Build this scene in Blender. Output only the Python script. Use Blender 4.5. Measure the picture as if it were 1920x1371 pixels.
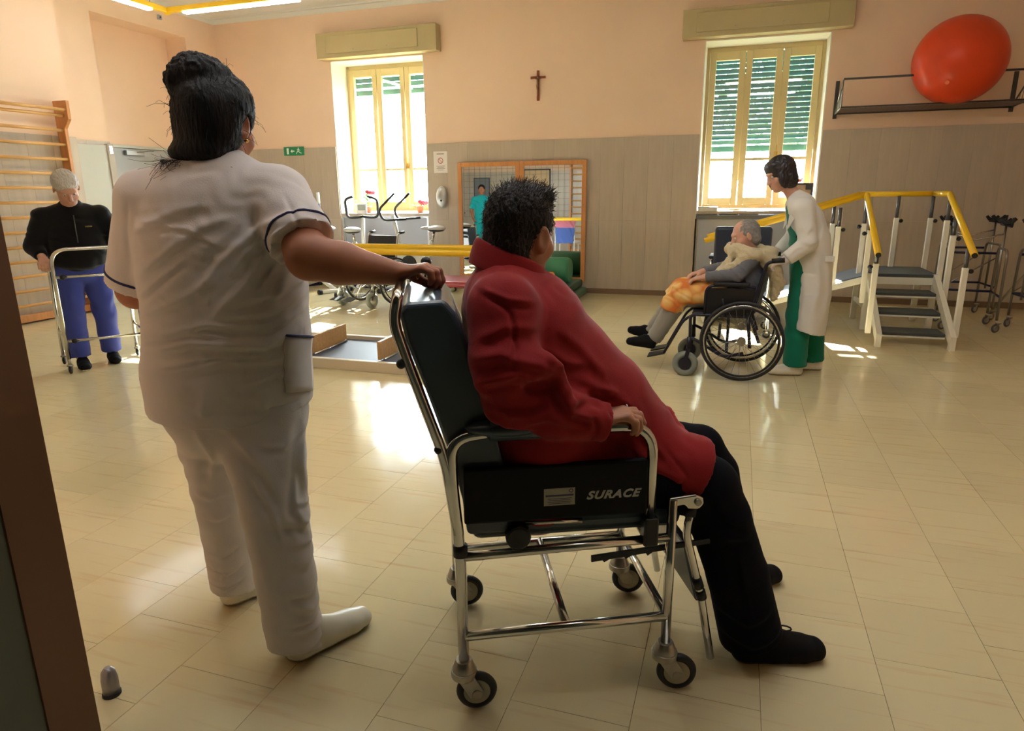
import bpy, math, random
import numpy as np
from mathutils import Vector, Matrix
random.seed(7)
PI = math.pi
sc = bpy.context.scene
for _o in list(bpy.data.objects):
    bpy.data.objects.remove(_o)

# ---------------------------------------------------------------- camera (solved from the room's vanishing points)
F_PX, YAW, PITCH, ROLL, CAM_H = 1260.05, math.radians(18.381), math.radians(14.4907), math.radians(-0.5873), 1.36
fw = Vector((-math.sin(YAW)*math.cos(PITCH), math.cos(YAW)*math.cos(PITCH), -math.sin(PITCH)))
rt0 = Vector((math.cos(YAW), math.sin(YAW), 0)); up0 = rt0.cross(fw)
rt = math.cos(ROLL)*rt0 + math.sin(ROLL)*up0; up = -math.sin(ROLL)*rt0 + math.cos(ROLL)*up0
cam_data = bpy.data.cameras.new('camera'); cam = bpy.data.objects.new('camera', cam_data)
sc.collection.objects.link(cam)
cam.matrix_world = Matrix(((rt.x, up.x, -fw.x, 0), (rt.y, up.y, -fw.y, 0), (rt.z, up.z, -fw.z, CAM_H), (0, 0, 0, 1)))
cam_data.sensor_width = 36; cam_data.lens = F_PX/1920*36; cam_data.clip_start = .02; cam_data.clip_end = 200
sc.camera = cam

# ---------------------------------------------------------------- sky, sun, daylight portals, exposure
world = bpy.data.worlds.new('world'); sc.world = world; world.use_nodes = True
wn = world.node_tree.nodes; wn.clear(); wl = world.node_tree.links
bg = wn.new('ShaderNodeBackground'); wo = wn.new('ShaderNodeOutputWorld')
bg.inputs[0].default_value = (.82, .92, 1, 1); bg.inputs[1].default_value = 30.0
wl.new(bg.outputs[0], wo.inputs[0])
sun_d = bpy.data.lights.new('sun', 'SUN'); sun = bpy.data.objects.new('sun', sun_d); sc.collection.objects.link(sun)
sun_d.energy = 75; sun_d.angle = math.radians(.6); sun_d.color = (1, .97, .92)
sun.rotation_euler = Vector((.12, -1, -.53)).to_track_quat('-Z', 'Y').to_euler()
for nm, x0, x1 in (('window_portal', -5.72, -4.26), ('window_portal', -.53, .87)):
    ld = bpy.data.lights.new(nm, 'AREA'); lo = bpy.data.objects.new(nm, ld); sc.collection.objects.link(lo)
    ld.shape = 'RECTANGLE'; ld.size = x1-x0; ld.size_y = 2.1; ld.cycles.is_portal = True
    lo.location = ((x0+x1)/2, 9.9, 2.13); lo.rotation_euler = (-PI/2, 0, 0)
sc.view_settings.view_transform = 'Standard'; sc.view_settings.look = 'None'
sc.view_settings.gamma = 1; sc.view_settings.use_curve_mapping = False
sc.view_settings.exposure = 1.4
sc.cycles.use_denoising = True
sc.cycles.max_bounces = 10; sc.cycles.diffuse_bounces = 5; sc.cycles.glossy_bounces = 5
sc.cycles.transparent_max_bounces = 12; sc.cycles.sample_clamp_indirect = 8
sc.cycles.caustics_reflective = False; sc.cycles.caustics_refractive = False

# ---------------------------------------------------------------- materials
def lin(c):
    return tuple(((v/255)/12.92 if v/255 <= .04045 else ((v/255+.055)/1.055)**2.4) for v in c)
MATS = {}
def mat(name, rgb, rough=.5, metal=0, var=0, vscale=8, bump=0, bscale=60, coat=0, rand=0, emit=0, stretch=None, sheen=0, spec=.5, alpha=1):
    if name in MATS: return MATS[name]
    m = bpy.data.materials.new(name); m.use_nodes = True; nt = m.node_tree; N = nt.nodes; L = nt.links
    b = N['Principled BSDF']; c = lin(rgb)
    b.inputs['Base Color'].default_value = (*c, 1); b.inputs['Roughness'].default_value = rough
    b.inputs['Metallic'].default_value = metal; b.inputs['Coat Weight'].default_value = coat
    b.inputs['Specular IOR Level'].default_value = spec; b.inputs['Sheen Weight'].default_value = sheen
    if coat: b.inputs['Coat Roughness'].default_value = .12
    if alpha < 1: b.inputs['Alpha'].default_value = alpha
    if emit:
        b.inputs['Emission Color'].default_value = (*c, 1); b.inputs['Emission Strength'].default_value = emit
    tc = None
    if var or bump:
        tc = N.new('ShaderNodeTexCoord'); mp = N.new('ShaderNodeMapping'); L.new(tc.outputs['Object'], mp.inputs[0])
        if stretch: mp.inputs['Scale'].default_value = stretch
    if var or rand:
        hv = N.new('ShaderNodeHueSaturation'); hv.inputs['Color'].default_value = (*c, 1)
        val = None
        if var:
            nz = N.new('ShaderNodeTexNoise'); nz.inputs['Scale'].default_value = vscale; nz.inputs['Detail'].default_value = 4
            L.new(mp.outputs[0], nz.inputs['Vector'])
            mr = N.new('ShaderNodeMapRange'); mr.inputs[1].default_value = .3; mr.inputs[2].default_value = .7
            mr.inputs[3].default_value = 1-var; mr.inputs[4].default_value = 1+var
            L.new(nz.outputs['Fac'], mr.inputs[0]); val = mr.outputs[0]
        if rand:
            oi = N.new('ShaderNodeObjectInfo'); mr2 = N.new('ShaderNodeMapRange')
            mr2.inputs[3].default_value = 1-rand; mr2.inputs[4].default_value = 1+rand
            L.new(oi.outputs['Random'], mr2.inputs[0])
            if val:
                mm = N.new('ShaderNodeMath'); mm.operation = 'MULTIPLY'; L.new(val, mm.inputs[0]); L.new(mr2.outputs[0], mm.inputs[1]); val = mm.outputs[0]
            else: val = mr2.outputs[0]
        L.new(val, hv.inputs['Value']); L.new(hv.outputs[0], b.inputs['Base Color'])
    if bump:
        n2 = N.new('ShaderNodeTexNoise'); n2.inputs['Scale'].default_value = bscale; n2.inputs['Detail'].default_value = 5
        L.new(mp.outputs[0], n2.inputs['Vector'])
        bp = N.new('ShaderNodeBump'); bp.inputs['Strength'].default_value = bump; bp.inputs['Distance'].default_value = .01
        L.new(n2.outputs['Fac'], bp.inputs['Height']); L.new(bp.outputs[0], b.inputs['Normal'])
    MATS[name] = m
    return m

def floor_material():
    m = mat('floor_tile', (220, 206, 172), rough=.22, spec=.5)
    N = m.node_tree.nodes; L = m.node_tree.links; b = N['Principled BSDF']
    g = N.new('ShaderNodeNewGeometry'); oi = N.new('ShaderNodeObjectInfo')
    mp = N.new('ShaderNodeMapping'); mp.inputs['Scale'].default_value = (2.2, 26, 1); mp.inputs['Rotation'].default_value = (0, 0, .12)
    L.new(g.outputs['Position'], mp.inputs[0])
    st = N.new('ShaderNodeTexNoise'); st.inputs['Scale'].default_value = 1.3; st.inputs['Detail'].default_value = 5
    L.new(mp.outputs[0], st.inputs['Vector'])
    cr = N.new('ShaderNodeValToRGB'); e = cr.color_ramp.elements
    e[0].position = .56; e[0].color = (0, 0, 0, 1); e[1].position = .78; e[1].color = (1, 1, 1, 1)
    L.new(st.outputs['Fac'], cr.inputs[0])
    big = N.new('ShaderNodeTexNoise'); big.inputs['Scale'].default_value = 1.1; L.new(g.outputs['Position'], big.inputs['Vector'])
    mx0 = N.new('ShaderNodeMix'); mx0.data_type = 'RGBA'
    mx0.inputs[6].default_value = (*lin((224, 210, 170)), 1); mx0.inputs[7].default_value = (*lin((214, 199, 156)), 1)
    L.new(big.outputs['Fac'], mx0.inputs[0])
    mx = N.new('ShaderNodeMix'); mx.data_type = 'RGBA'
    L.new(mx0.outputs[2], mx.inputs[6]); mx.inputs[7].default_value = (*lin((196, 138, 88)), 1)
    ml = N.new('ShaderNodeMath'); ml.operation = 'MULTIPLY'; ml.inputs[1].default_value = .4
    L.new(cr.outputs[0], ml.inputs[0]); L.new(ml.outputs[0], mx.inputs[0])
    hv = N.new('ShaderNodeHueSaturation'); mr = N.new('ShaderNodeMapRange'); mr.inputs[3].default_value = .96; mr.inputs[4].default_value = 1.04
    L.new(oi.outputs['Random'], mr.inputs[0]); L.new(mr.outputs[0], hv.inputs['Value']); L.new(mx.outputs[2], hv.inputs['Color'])
    L.new(hv.outputs[0], b.inputs['Base Color'])
    n3 = N.new('ShaderNodeTexNoise'); n3.inputs['Scale'].default_value = 5; L.new(g.outputs['Position'], n3.inputs['Vector'])
    r3 = N.new('ShaderNodeMapRange'); r3.inputs[3].default_value = .09; r3.inputs[4].default_value = .17
    L.new(n3.outputs['Fac'], r3.inputs[0]); L.new(r3.outputs[0], b.inputs['Roughness'])
    n4 = N.new('ShaderNodeTexNoise'); n4.inputs['Scale'].default_value = 3.5; L.new(g.outputs['Position'], n4.inputs['Vector'])
    bp = N.new('ShaderNodeBump'); bp.inputs['Strength'].default_value = .25; bp.inputs['Distance'].default_value = .01
    L.new(n4.outputs['Fac'], bp.inputs['Height']); L.new(bp.outputs[0], b.inputs['Normal'])
    return m

def glass_material():
    m = bpy.data.materials.new('window_glass'); m.use_nodes = True; N = m.node_tree.nodes; L = m.node_tree.links; N.clear()
    o = N.new('ShaderNodeOutputMaterial'); t = N.new('ShaderNodeBsdfTransparent'); g = N.new('ShaderNodeBsdfGlossy'); mx = N.new('ShaderNodeMixShader')
    g.inputs['Roughness'].default_value = .02; t.inputs[0].default_value = (.95, .97, .96, 1); mx.inputs[0].default_value = .07
    L.new(t.outputs[0], mx.inputs[1]); L.new(g.outputs[0], mx.inputs[2]); L.new(mx.outputs[0], o.inputs[0])
    return m

# ---------------------------------------------------------------- mesh builder and object helpers
col = sc.collection
class MB:
    def __init__(s): s.v = []; s.f = []; s.sm = []
    def add(s, vs, fs, smooth=False):
        n = len(s.v); s.v += [tuple(v) for v in vs]; s.f += [tuple(n+i for i in f) for f in fs]; s.sm += [smooth]*len(fs); return s
    def box(s, lo, hi, T=None):
        x0, y0, z0 = lo; x1, y1, z1 = hi
        vs = [Vector(p) for p in ((x0,y0,z0),(x1,y0,z0),(x1,y1,z0),(x0,y1,z0),(x0,y0,z1),(x1,y0,z1),(x1,y1,z1),(x0,y1,z1))]
        if T is not None: vs = [T @ v for v in vs]
        return s.add(vs, [(0,3,2,1),(4,5,6,7),(0,1,5,4),(1,2,6,5),(2,3,7,6),(3,0,4,7)])
    def obox(s, c, size, R=None):
        T = Matrix.Translation(Vector(c)) @ (R.to_4x4() if R is not None else Matrix.Identity(4)); h = [q/2 for q in size]
        return s.box([-q for q in h], h, T)
    def bar(s, a, b, w, h, up=(0, 0, 1)):
        a = Vector(a); b = Vector(b); d = (b-a); l = d.length; d.normalize(); u = Vector(up)
        x = d.cross(u); x = x.normalized() if x.length > 1e-4 else Vector((1, 0, 0)); z = x.cross(d)
        R = Matrix((x, d, z)).transposed()
        return s.obox((a+b)/2, (w, l, h), R)
    def tube(s, pts, r, seg=8, closed=False, cap=True, ry=None):
        P = [Vector(p) for p in pts]; n = len(P); R = r if isinstance(r, (list, tuple)) else [r]*n
        t0 = ((P[1]-P[0]) if not closed else (P[1]-P[-1])).normalized()
        u = t0.orthogonal().normalized(); rings = []; pt = t0
        for i in range(n):
            if closed: t = (P[(i+1) % n]-P[i-1]).normalized()
            else: t = (P[min(i+1, n-1)]-P[max(i-1, 0)]).normalized()
            q = pt.rotation_difference(t); u = (q @ u); u = (u-t*u.dot(t)).normalized(); w = t.cross(u); pt = t
            rings.append([P[i]+(u*math.cos(2*PI*k/seg)+w*math.sin(2*PI*k/seg))*R[i] for k in range(seg)])
        vs = [p for rg in rings for p in rg]; fs = []
        m = n if closed else n-1
        for i in range(m):
            j = (i+1) % n
            for k in range(seg):
                k2 = (k+1) % seg
                fs.append((i*seg+k, i*seg+k2, j*seg+k2, j*seg+k))
        s.add(vs, fs, True)
        if cap and not closed:
            b = len(s.v)-len(vs)
            s.f.append(tuple(b+k for k in reversed(range(seg)))); s.sm.append(False)
            s.f.append(tuple(b+(n-1)*seg+k for k in range(seg))); s.sm.append(False)
        return s
    def cyl(s, a, b, r, r2=None, seg=16): return s.tube([a, b], [r, r if r2 is None else r2], seg)
    def ball(s, c, r, seg=12, rings=8, sc3=(1, 1, 1), R=None):
        c = Vector(c); vs = []; fs = []
        for i in range(rings+1):
            th = PI*i/rings
            for k in range(seg):
                p = Vector((math.sin(th)*math.cos(2*PI*k/seg)*sc3[0], math.sin(th)*math.sin(2*PI*k/seg)*sc3[1], math.cos(th)*sc3[2]))*r
                vs.append(c+(R @ p if R is not None else p))
        for i in range(rings):
            for k in range(seg):
                k2 = (k+1) % seg; fs.append((i*seg+k, (i+1)*seg+k, (i+1)*seg+k2, i*seg+k2))
        return s.add(vs, fs, True)
    def torus(s, c, axis, R, r, seg=32, rs=8, flat=1):
        c = Vector(c); ax = Vector(axis).normalized(); u = ax.orthogonal().normalized(); w = ax.cross(u); vs = []; fs = []
        for i in range(seg):
            a = 2*PI*i/seg; d = u*math.cos(a)+w*math.sin(a)
            for k in range(rs):
                b = 2*PI*k/rs; vs.append(c+d*(R+r*math.cos(b))+ax*(r*flat*math.sin(b)))
        for i in range(seg):
            for k in range(rs):
                i2 = (i+1) % seg; k2 = (k+1) % rs; fs.append((i*rs+k, i2*rs+k, i2*rs+k2, i*rs+k2))
        return s.add(vs, fs, True)
    def prism(s, poly, axis, a, b):
        """poly: 2-D points in the two other axes; axis 0/1/2; extruded from a to b"""
        n = len(poly); vs = []
        for q in (a, b):
            for p in poly:
                v = [0, 0, 0]; o = [i for i in range(3) if i != axis]; v[o[0]], v[o[1]] = p; v[axis] = q; vs.append(v)
        fs = [tuple(range(n)), tuple(reversed(range(n, 2*n)))]+[(i, n+i, n+(i+1) % n, (i+1) % n) for i in range(n)]
        return s.add(vs, fs)
    def build(s, name, m, parent=None, bevel=0, bseg=2, loc=None, off=None, sub=0):
        me = bpy.data.meshes.new(name); vs = s.v
        if off is not None: o = Vector(off); vs = [tuple(Vector(v)-o) for v in vs]
        me.from_pydata(vs, [], s.f); me.polygons.foreach_set('use_smooth', s.sm)
        if bevel or True:
            import bmesh
            bm = bmesh.new(); bm.from_mesh(me); bmesh.ops.recalc_face_normals(bm, faces=bm.faces); bm.to_mesh(me); bm.free()
        me.update()
        if m: me.materials.append(m)
        ob = bpy.data.objects.new(name, me); col.objects.link(ob)
        if parent: ob.parent = parent
        if loc: ob.location = loc
        if bevel:
            md = ob.modifiers.new('bevel', 'BEVEL'); md.width = bevel; md.segments = bseg; md.limit_method = 'ANGLE'; md.angle_limit = .7
        if sub:
            md = ob.modifiers.new('sub', 'SUBSURF'); md.levels = md.render_levels = sub
        return ob
def fillet(pts, rad, n=5):
    P = [Vector(p) for p in pts]; out = [P[0]]
    for i in range(1, len(P)-1):
        a = (P[i-1]-P[i]); b = (P[i+1]-P[i]); r = min(rad, a.length*.48, b.length*.48)
        a.normalize(); b.normalize(); p0 = P[i]+a*r; p1 = P[i]+b*r
        for k in range(n+1):
            t = k/n; out.append(p0*(1-t)**2+P[i]*2*t*(1-t)+p1*t*t)
    out.append(P[-1]); return out
def tag(o, label=None, cat=None, group=None, kind=None):
    if label: o['label'] = label
    if cat: o['category'] = cat
    if group: o['group'] = group
    if kind: o['kind'] = kind
    return o
def thing(name, label, cat, loc=(0, 0, 0), rz=0, group=None):
    o = bpy.data.objects.new(name, None); col.objects.link(o); o.location = loc; o.rotation_euler = (0, 0, rz)
    o.empty_display_size = .1
    return tag(o, label, cat, group)
def dup(root, loc=None, rz=None, label=None, group=None):
    kids = {}
    for o in bpy.data.objects:
        if o.parent: kids.setdefault(o.parent.name, []).append(o)
    def cp(o, par):
        c = o.copy(); col.objects.link(c); c.parent = par
        for k in kids.get(o.name, []): cp(k, c)
        return c
    r = cp(root, None)
    if loc is not None: r.location = loc
    if rz is not None: r.rotation_euler = (0, 0, rz)
    if label: r['label'] = label
    if group: r['group'] = group
    return r
def structure(name, mb, m, label=None, **k):
    return tag(mb.build(name, m, **k), label, None, None, 'structure')

PEACH = mat('peach_paint', (238, 208, 184), rough=.75, var=.03, vscale=1.5, bump=.05, bscale=30)
MARBLE = mat('marble_panel', (186, 172, 156), rough=.32, var=.07, vscale=3, stretch=(6, 6, .6), rand=.045, spec=.4)
WHITE = mat('white_ceiling', (228, 228, 226), rough=.8)
TILE = floor_material()
GROUT = mat('tile_joint', (112, 92, 62), rough=.8)
CREAM = mat('cream_paint', (208, 188, 138), rough=.45)
BEIGE_BOX = mat('shutter_box_paint', (186, 170, 128), rough=.5, var=.04, vscale=3)
REVEAL = mat('reveal_paint', (236, 232, 224), rough=.7)
GLASS = glass_material()
SHUT = mat('green_shutter', (44, 88, 92), rough=.5)
GREYPAN = mat('grey_panel', (168, 170, 180), rough=.28)
GREYDOOR = mat('grey_steel_door', (168, 172, 178), rough=.45)
LGREY = mat('pale_grey_door', (196, 198, 192), rough=.5)
CHROME = mat('chrome', (215, 215, 212), rough=.14, metal=1)
CHROMED = mat('dull_chrome', (150, 148, 142), rough=.28, metal=1)
STEEL = mat('cast_steel', (170, 165, 155), rough=.32, metal=1, var=.1, vscale=40)
BLACK = mat('black_rubber', (22, 22, 24), rough=.55)
BLKPL = mat('black_plastic', (16, 17, 18), rough=.42)
YELLOW = mat('yellow_paint', (246, 198, 34), rough=.3)
WHMET = mat('white_metal', (226, 222, 208), rough=.38)
WOOD = mat('pale_wood', (205, 158, 98), rough=.42, var=.12, vscale=6, stretch=(.6, 6, 6))
WOODO = mat('orange_wood', (200, 138, 84), rough=.4, var=.12, vscale=6, stretch=(6, 6, .6))
GREY = mat('grey_rubber', (92, 96, 98), rough=.75)
WHITEPL = mat('white_plastic', (232, 232, 230), rough=.35)
# ================================================================ ROOM SHELL
XL, XA, XR, YF, YB, ZC = -7.7, -7.45, 4.6, 1.05, 9.1, 3.9
ZM = 2.03                                   # top of the marble wainscot
YO = 9.75                                   # outer face of the back wall
# floor
slab = MB().box((XL-.5, -2.2, -.06), (XR, YO, -.004))
floor = structure('floor', slab, GROUT)
T = .3275; X0 = -1.49
tiles = []
i0 = int(math.floor((XL-.4-X0)/T)); i1 = int(math.ceil((XR-X0)/T))
for i in range(i0, i1):
    y = 1.32 + (0 if i % 2 == 0 else T/2) - 12*T
    while y < 9.5:
        x = X0+i*T; cx, cy = x+T/2, y+T/2
        vx, vy = cx, cy
        d = Vector((vx, vy, -CAM_H)); zc = d.dot(fw)
        vis = False
        if zc > .3:
            px = 960+F_PX*d.dot(rt)/zc; py = 685.5-F_PX*d.dot(up)/zc
            vis = -120 < px < 2040 and py < 1480
        if cx < XR and cx > XL-.4: tiles.append((0 if vis else 1, math.hypot(vx, vy), x, y))
        y += T
tiles.sort()
g = .0007
tm = MB().box((g, g, -.005), (T-g, T-g, 0)).build('tile', TILE, floor)
first = True
for k, (_, _, x, y) in enumerate(tiles[:300]):
    o = tm if first else tm.copy()
    if not first: col.objects.link(o)
    first = False; o.location = (x, y, 0)
rest = MB()
for _, _, x, y in tiles[300:]: rest.box((x+g, y+g, -.005), (x+T-g, y+T-g, 0))
ro = rest.build('tile_field', TILE, floor); ro['kind'] = 'stuff'

# back wall with two window openings
W = [(-5.73, -4.26, 3.2), (-.53, .87, 3.1)]     # x0, x1, top of opening
bw = MB()
xs = [XL-.5, W[0][0], W[0][1], W[1][0], W[1][1], XR+.2]
for a, b in ((xs[0], xs[1]), (xs[2], xs[3]), (xs[4], xs[5])): bw.box((a, YB, 0), (b, YO, ZC))
for w in W: bw.box((w[0], YB, w[2]), (w[1], YO, ZC)); bw.box((w[0], YB+.4, 0), (w[1], YO, 1.0))
wall_back = structure('wall_back', bw, PEACH)
# marble panels of the back wall
def panels(wall, segs, fixed, axis, sgn, z0=0, zt=ZM):
    """segs: (a, b) runs along the wall; fixed: wall plane; one mesh per distinct size, shared"""
    cache = {}
    for a, b in segs:
        n = max(1, round((b-a)/.3)); w = (b-a)/n
        for k in range(n):
            for c, (u0, u1) in enumerate(((z0, .98), (.98, zt))):
                key = (round(w, 4), c)
                if key not in cache:
                    if axis == 0: m_ = MB().box((.0008, -.022, u0+.0008), (w-.0008, 0, u1-.0008))
                    else: m_ = MB().box((0, .0008, u0+.0008), (.022, w-.0008, u1-.0008))
                    o = m_.build('marble_panel', MARBLE, wall); cache[key] = o
                else:
                    o = cache[key].copy(); col.objects.link(o)
                o.location = (a+k*w, fixed, 0) if axis == 0 else (fixed, a+k*w, 0)
panels(wall_back, [(XL, W[0][0]), (W[0][1], W[1][0]), (W[1][1], XR)], YB, 0, -1)
for nm, a, b in (('baseboard_left', XL, W[0][0]), ('baseboard_middle', W[0][1], W[1][0]), ('baseboard_right', W[1][1], XR)):
    structure(nm, MB().box((a, YB-.032, 0), (b, YB-.022, .07)), mat('baseboard_stone', (120, 96, 74), rough=.4))
# reveals: pale lining on the sides and head of each opening
for n, w in enumerate(W):
    rv = MB().box((w[0], YB-.001, 1.0), (w[0]+.012, YO, w[2])).box((w[1]-.012, YB-.001, 1.0), (w[1], YO, w[2])).box((w[0], YB-.001, w[2]-.012), (w[1], YO, w[2]))
    rv.build('reveal', REVEAL, wall_back)
# left wall: face A (wall bars) and face B with the door recess
wallA = structure('wall_left', MB().box((XA-.3, YF-.6, 0), (XA, 6.27, ZC)), PEACH)
panels(wallA, [(YF, 6.27)], XA, 1, 1)
fb = MB().box((XL-.5, 6.27, 0), (XL, 6.95, ZC)).box((XL-.5, 8.5, 0), (XL, YB, ZC)).box((XL-.5, 6.95, 3.55), (XL, 8.5, ZC)).box((XL-.5, 6.9, 0), (XL-.36, 8.55, 3.6))
wallB = structure('wall_left_far', fb, PEACH)
panels(wallB, [(6.27, 6.95), (8.5, YB)], XL, 1, 1)
# steel door filling the recess, pale service door on the pier beside it
dr = tag(bpy.data.objects.new('door_1', None), kind='structure'); col.objects.link(dr); dr.location = (XL-.36, 6.95, 0)
MB().box((0, 0, 0), (.05, .05, 2.03)).box((0, 1.5, 0), (.05, 1.55, 2.03)).box((0, .05, 1.99), (.05, 1.5, 2.03)).build('door_frame', LGREY, dr, bevel=.004)
lf = MB().box((.01, .05, .01), (.045, 1.5, 1.985)).build('door_leaf', GREYDOOR, dr, bevel=.003)
MB().box((.045, .5, 1.9), (.1, .8, 1.96)).tube([(.08, .64, 1.93), (.16, .8, 1.96), (.06, 1.0, 1.97)], .008).build('door_closer', CHROMED, lf, bevel=.004)
MB().cyl((.045, 1.42, 1.02), (.1, 1.42, 1.02), .012).cyl((.095, 1.43, 1.02), (.095, 1.3, 1.02), .01).build('handle', BLKPL, lf)
dr = tag(bpy.data.objects.new('door_2', None), kind='structure'); col.objects.link(dr); dr.location = (XL+.022, 6.42, 0)
MB().box((0, 0, 0), (.03, .44, 1.98)).build('door_leaf', LGREY, dr, bevel=.003)
MB().box((0, .44, 0), (.05, .53, 2.0)).build('door_frame', mat('warm_grey_frame', (178, 168, 156), rough=.45), dr, bevel=.004)
MB().box((.05, .46, 1.88), (.058, .5, 1.97)).build('strike_plate', CHROME, dr)
# right wall, front wall with the doorway we look through, corridor behind
structure('wall_right', MB().box((XR, YF-.6, 0), (XR+.2, YO, ZC)), PEACH)
fwm = MB().box((XL-.5, YF-.12, 0), (-1.5, YF, ZC)).box((1.35, YF-.12, 0), (XR+.2, YF, ZC)).box((-1.5, YF-.12, 2.6), (1.35, YF, ZC))
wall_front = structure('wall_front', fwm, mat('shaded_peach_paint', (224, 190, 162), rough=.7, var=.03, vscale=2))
panels(wall_front, [(XA, -3.0)], YF+.022, 0, 1)
co = MB().box((-1.7, -2.1, 0), (-1.5, YF-.12, 2.6)).box((1.35, -2.1, 0), (1.5, YF-.12, 2.6)).box((-1.7, -2.2, 0), (1.5, -2.1, 2.6)).box((-1.7, -2.2, 2.6), (1.5, YF-.12, 2.8))
MB().box((-1.503, YF-.121, 0), (-1.494, YF+.001, 2.6)).build('jamb_shade_strip', mat('jamb_shade_brown', (112, 76, 50), rough=.6), wall_front)  # thin brown strip: shade on the peach jamb put into its colour
structure('wall_corridor', co, mat('corridor_grey_green', (92, 94, 78), rough=.6, var=.04, vscale=3))
# ceiling with a small cornice
structure('ceiling', MB().box((XL-.5, YF-.12, ZC), (XR+.2, YO, ZC+.15)), WHITE)
structure('trim_1', MB().prism([(YB, ZC-.02), (YB-.1, ZC-.02), (YB-.1, ZC), (YB, ZC)], 0, XL, XR).prism([(YB, ZC-.07), (YB-.05, ZC-.02), (YB, ZC-.02)], 0, XL, XR), WHITE)
structure('trim_2', MB().prism([(XL, ZC-.07), (XL+.05, ZC-.02), (XL+.1, ZC), (XL, ZC)], 1, 6.27, YB), WHITE)

# windows
def window(n, x0, x1, zt, zb, shutter_bottom, pitch):
    r = tag(bpy.data.objects.new('window_%d' % n, None), kind='structure'); col.objects.link(r); r.location = (x0, YB+.42, zb)
    w = x1-x0; h = zt-zb
    # outer frame
    MB().box((0, 0, 0), (.05, .09, h)).box((w-.05, 0, 0), (w, .09, h)).box((.05, 0, h-.07), (w-.05, .09, h)).box((.05, 0, 0), (w-.05, .09, .05)).build('frame', CREAM, r, bevel=.006)
    n3 = 3; sw = (w-.1)/n3
    for k in range(n3):
        a = .05+k*sw; b = a+sw
        s_ = MB().box((a+.004, -.02, .05), (a+.078, .04, h-.07)).box((b-.078, -.02, .05), (b-.004, .04, h-.07))
        s_.box((a+.078, -.02, h-.17), (b-.078, .04, h-.07)).box((a+.078, -.02, .05), (b-.078, .04, .14)).box((a+.078, -.01, .60), (b-.078, .03, .635))
        so = s_.build('sash', CREAM, r, bevel=.005)
        MB().box((a+.07, .008, .13), (b-.07, .012, .605)).box((a+.07, .008, .63), (b-.07, .012, h-.16)).build('pane', GLASS, so)
        if k < 2: MB().cyl((b, -.045, .35), (b, -.045, h-.35), .006).build('espagnolette_rod', CREAM, so)
    MB().box((2*sw+.03, -.05, .62), (2*sw+.07, -.02, .7)).box((2*sw+.045, -.07, .655), (2*sw+.055, -.05, .78)).build('handle', mat('brass', (190, 150, 70), rough=.3, metal=1), r, bevel=.003)
    # roller shutter slats outside
    z = h+.04; first = None; sl = MB().box((0, -.003, -pitch*.455), (w-.02, .003, pitch*.455))
    zb2 = shutter_bottom-zb
    while z > zb2+.07:
        if first is None: o = first = sl.build('slat', SHUT, r)
        else: o = first.copy(); col.objects.link(o)
        o.location = (.01, .2, z); o.rotation_euler = (.33, 0, 0); z -= pitch
    MB().box((.01, .19, zb2), (w-.01, .21, zb2+.075)).build('bottom_rail', SHUT, r)
    for q in (.0, w-.04): MB().box((q, .17, 0), (q+.04, .23, h)).build('guide_rail', SHUT, r)
    # inner sill
    MB().box((0, -.42, -.06), (w, 0, -.02)).build('sill', MARBLE, r, bevel=.004)
    return r
window(1, W[0][0], W[0][1], 3.2, 1.09, 2.8, .075)
window(2, W[1][0], W[1][1], 3.1, 1.12, 1.84, .062)
# shutter boxes over the windows
for k, (a, b, z0, z1, lb) in enumerate(((-5.84, -3.99, 3.21, 3.54, 'long beige roller shutter box over the window with the exercise bikes'), (-.79, 1.07, 3.11, 3.42, 'beige roller shutter box over the window with half lowered slats'))):
    t = thing('shutter_box', lb, 'shutter box', (a, YB, z0))
    w = b-a; h = z1-z0
    MB().box((0, -.16, 0), (w, -.002, h)).build('casing', BEIGE_BOX, t, bevel=.006)
    MB().box((.16, -.175, .055), (w-.27, -.16, h-.045)).build('access_panel', BEIGE_BOX, t, bevel=.004)
    MB().cyl((.6, -.175, .09), (.6, -.183, .09), .008).build('screw', STEEL, t); MB().cyl((1.12, -.175, .1), (1.12, -.183, .1), .008).build('screw', STEEL, t)
# radiator covers below the windows
t = thing('radiator_cover', 'grey radiator cover under the window behind the exercise bikes', 'radiator cover', (W[0][0]+.02, YB, 0))
MB().box((0, .02, 0), (1.43, .06, 1.02)).build('front_panel', GREYPAN, t, bevel=.004)
MB().box((0, -.0, 0), (.025, .02, 1.03)).box((1.405, 0, 0), (1.43, .02, 1.03)).box((.025, 0, 1.005), (1.405, .02, 1.03)).build('edge_trim', mat('pale_alloy', (205, 208, 212), rough=.3, metal=.6), t)
t = thing('radiator_cover', 'grey cabinet under the shuttered window, books along its top', 'cabinet', (W[1][0]+.02, YB, 0))
MB().box((0, -.02, 0), (1.36, .38, 1.0)).build('body', GREYPAN, t, bevel=.004)
MB().box((.0, -.05, 1.0), (1.36, .4, 1.05)).build('worktop', mat('dark_grey_top', (92, 92, 94), rough=.4), t, bevel=.004)
for x in (0, .67, 1.34): MB().box((x, -.035, 0), (x+.02, -.02, 1.0)).build('edge_trim', CHROMED, t)
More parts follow.
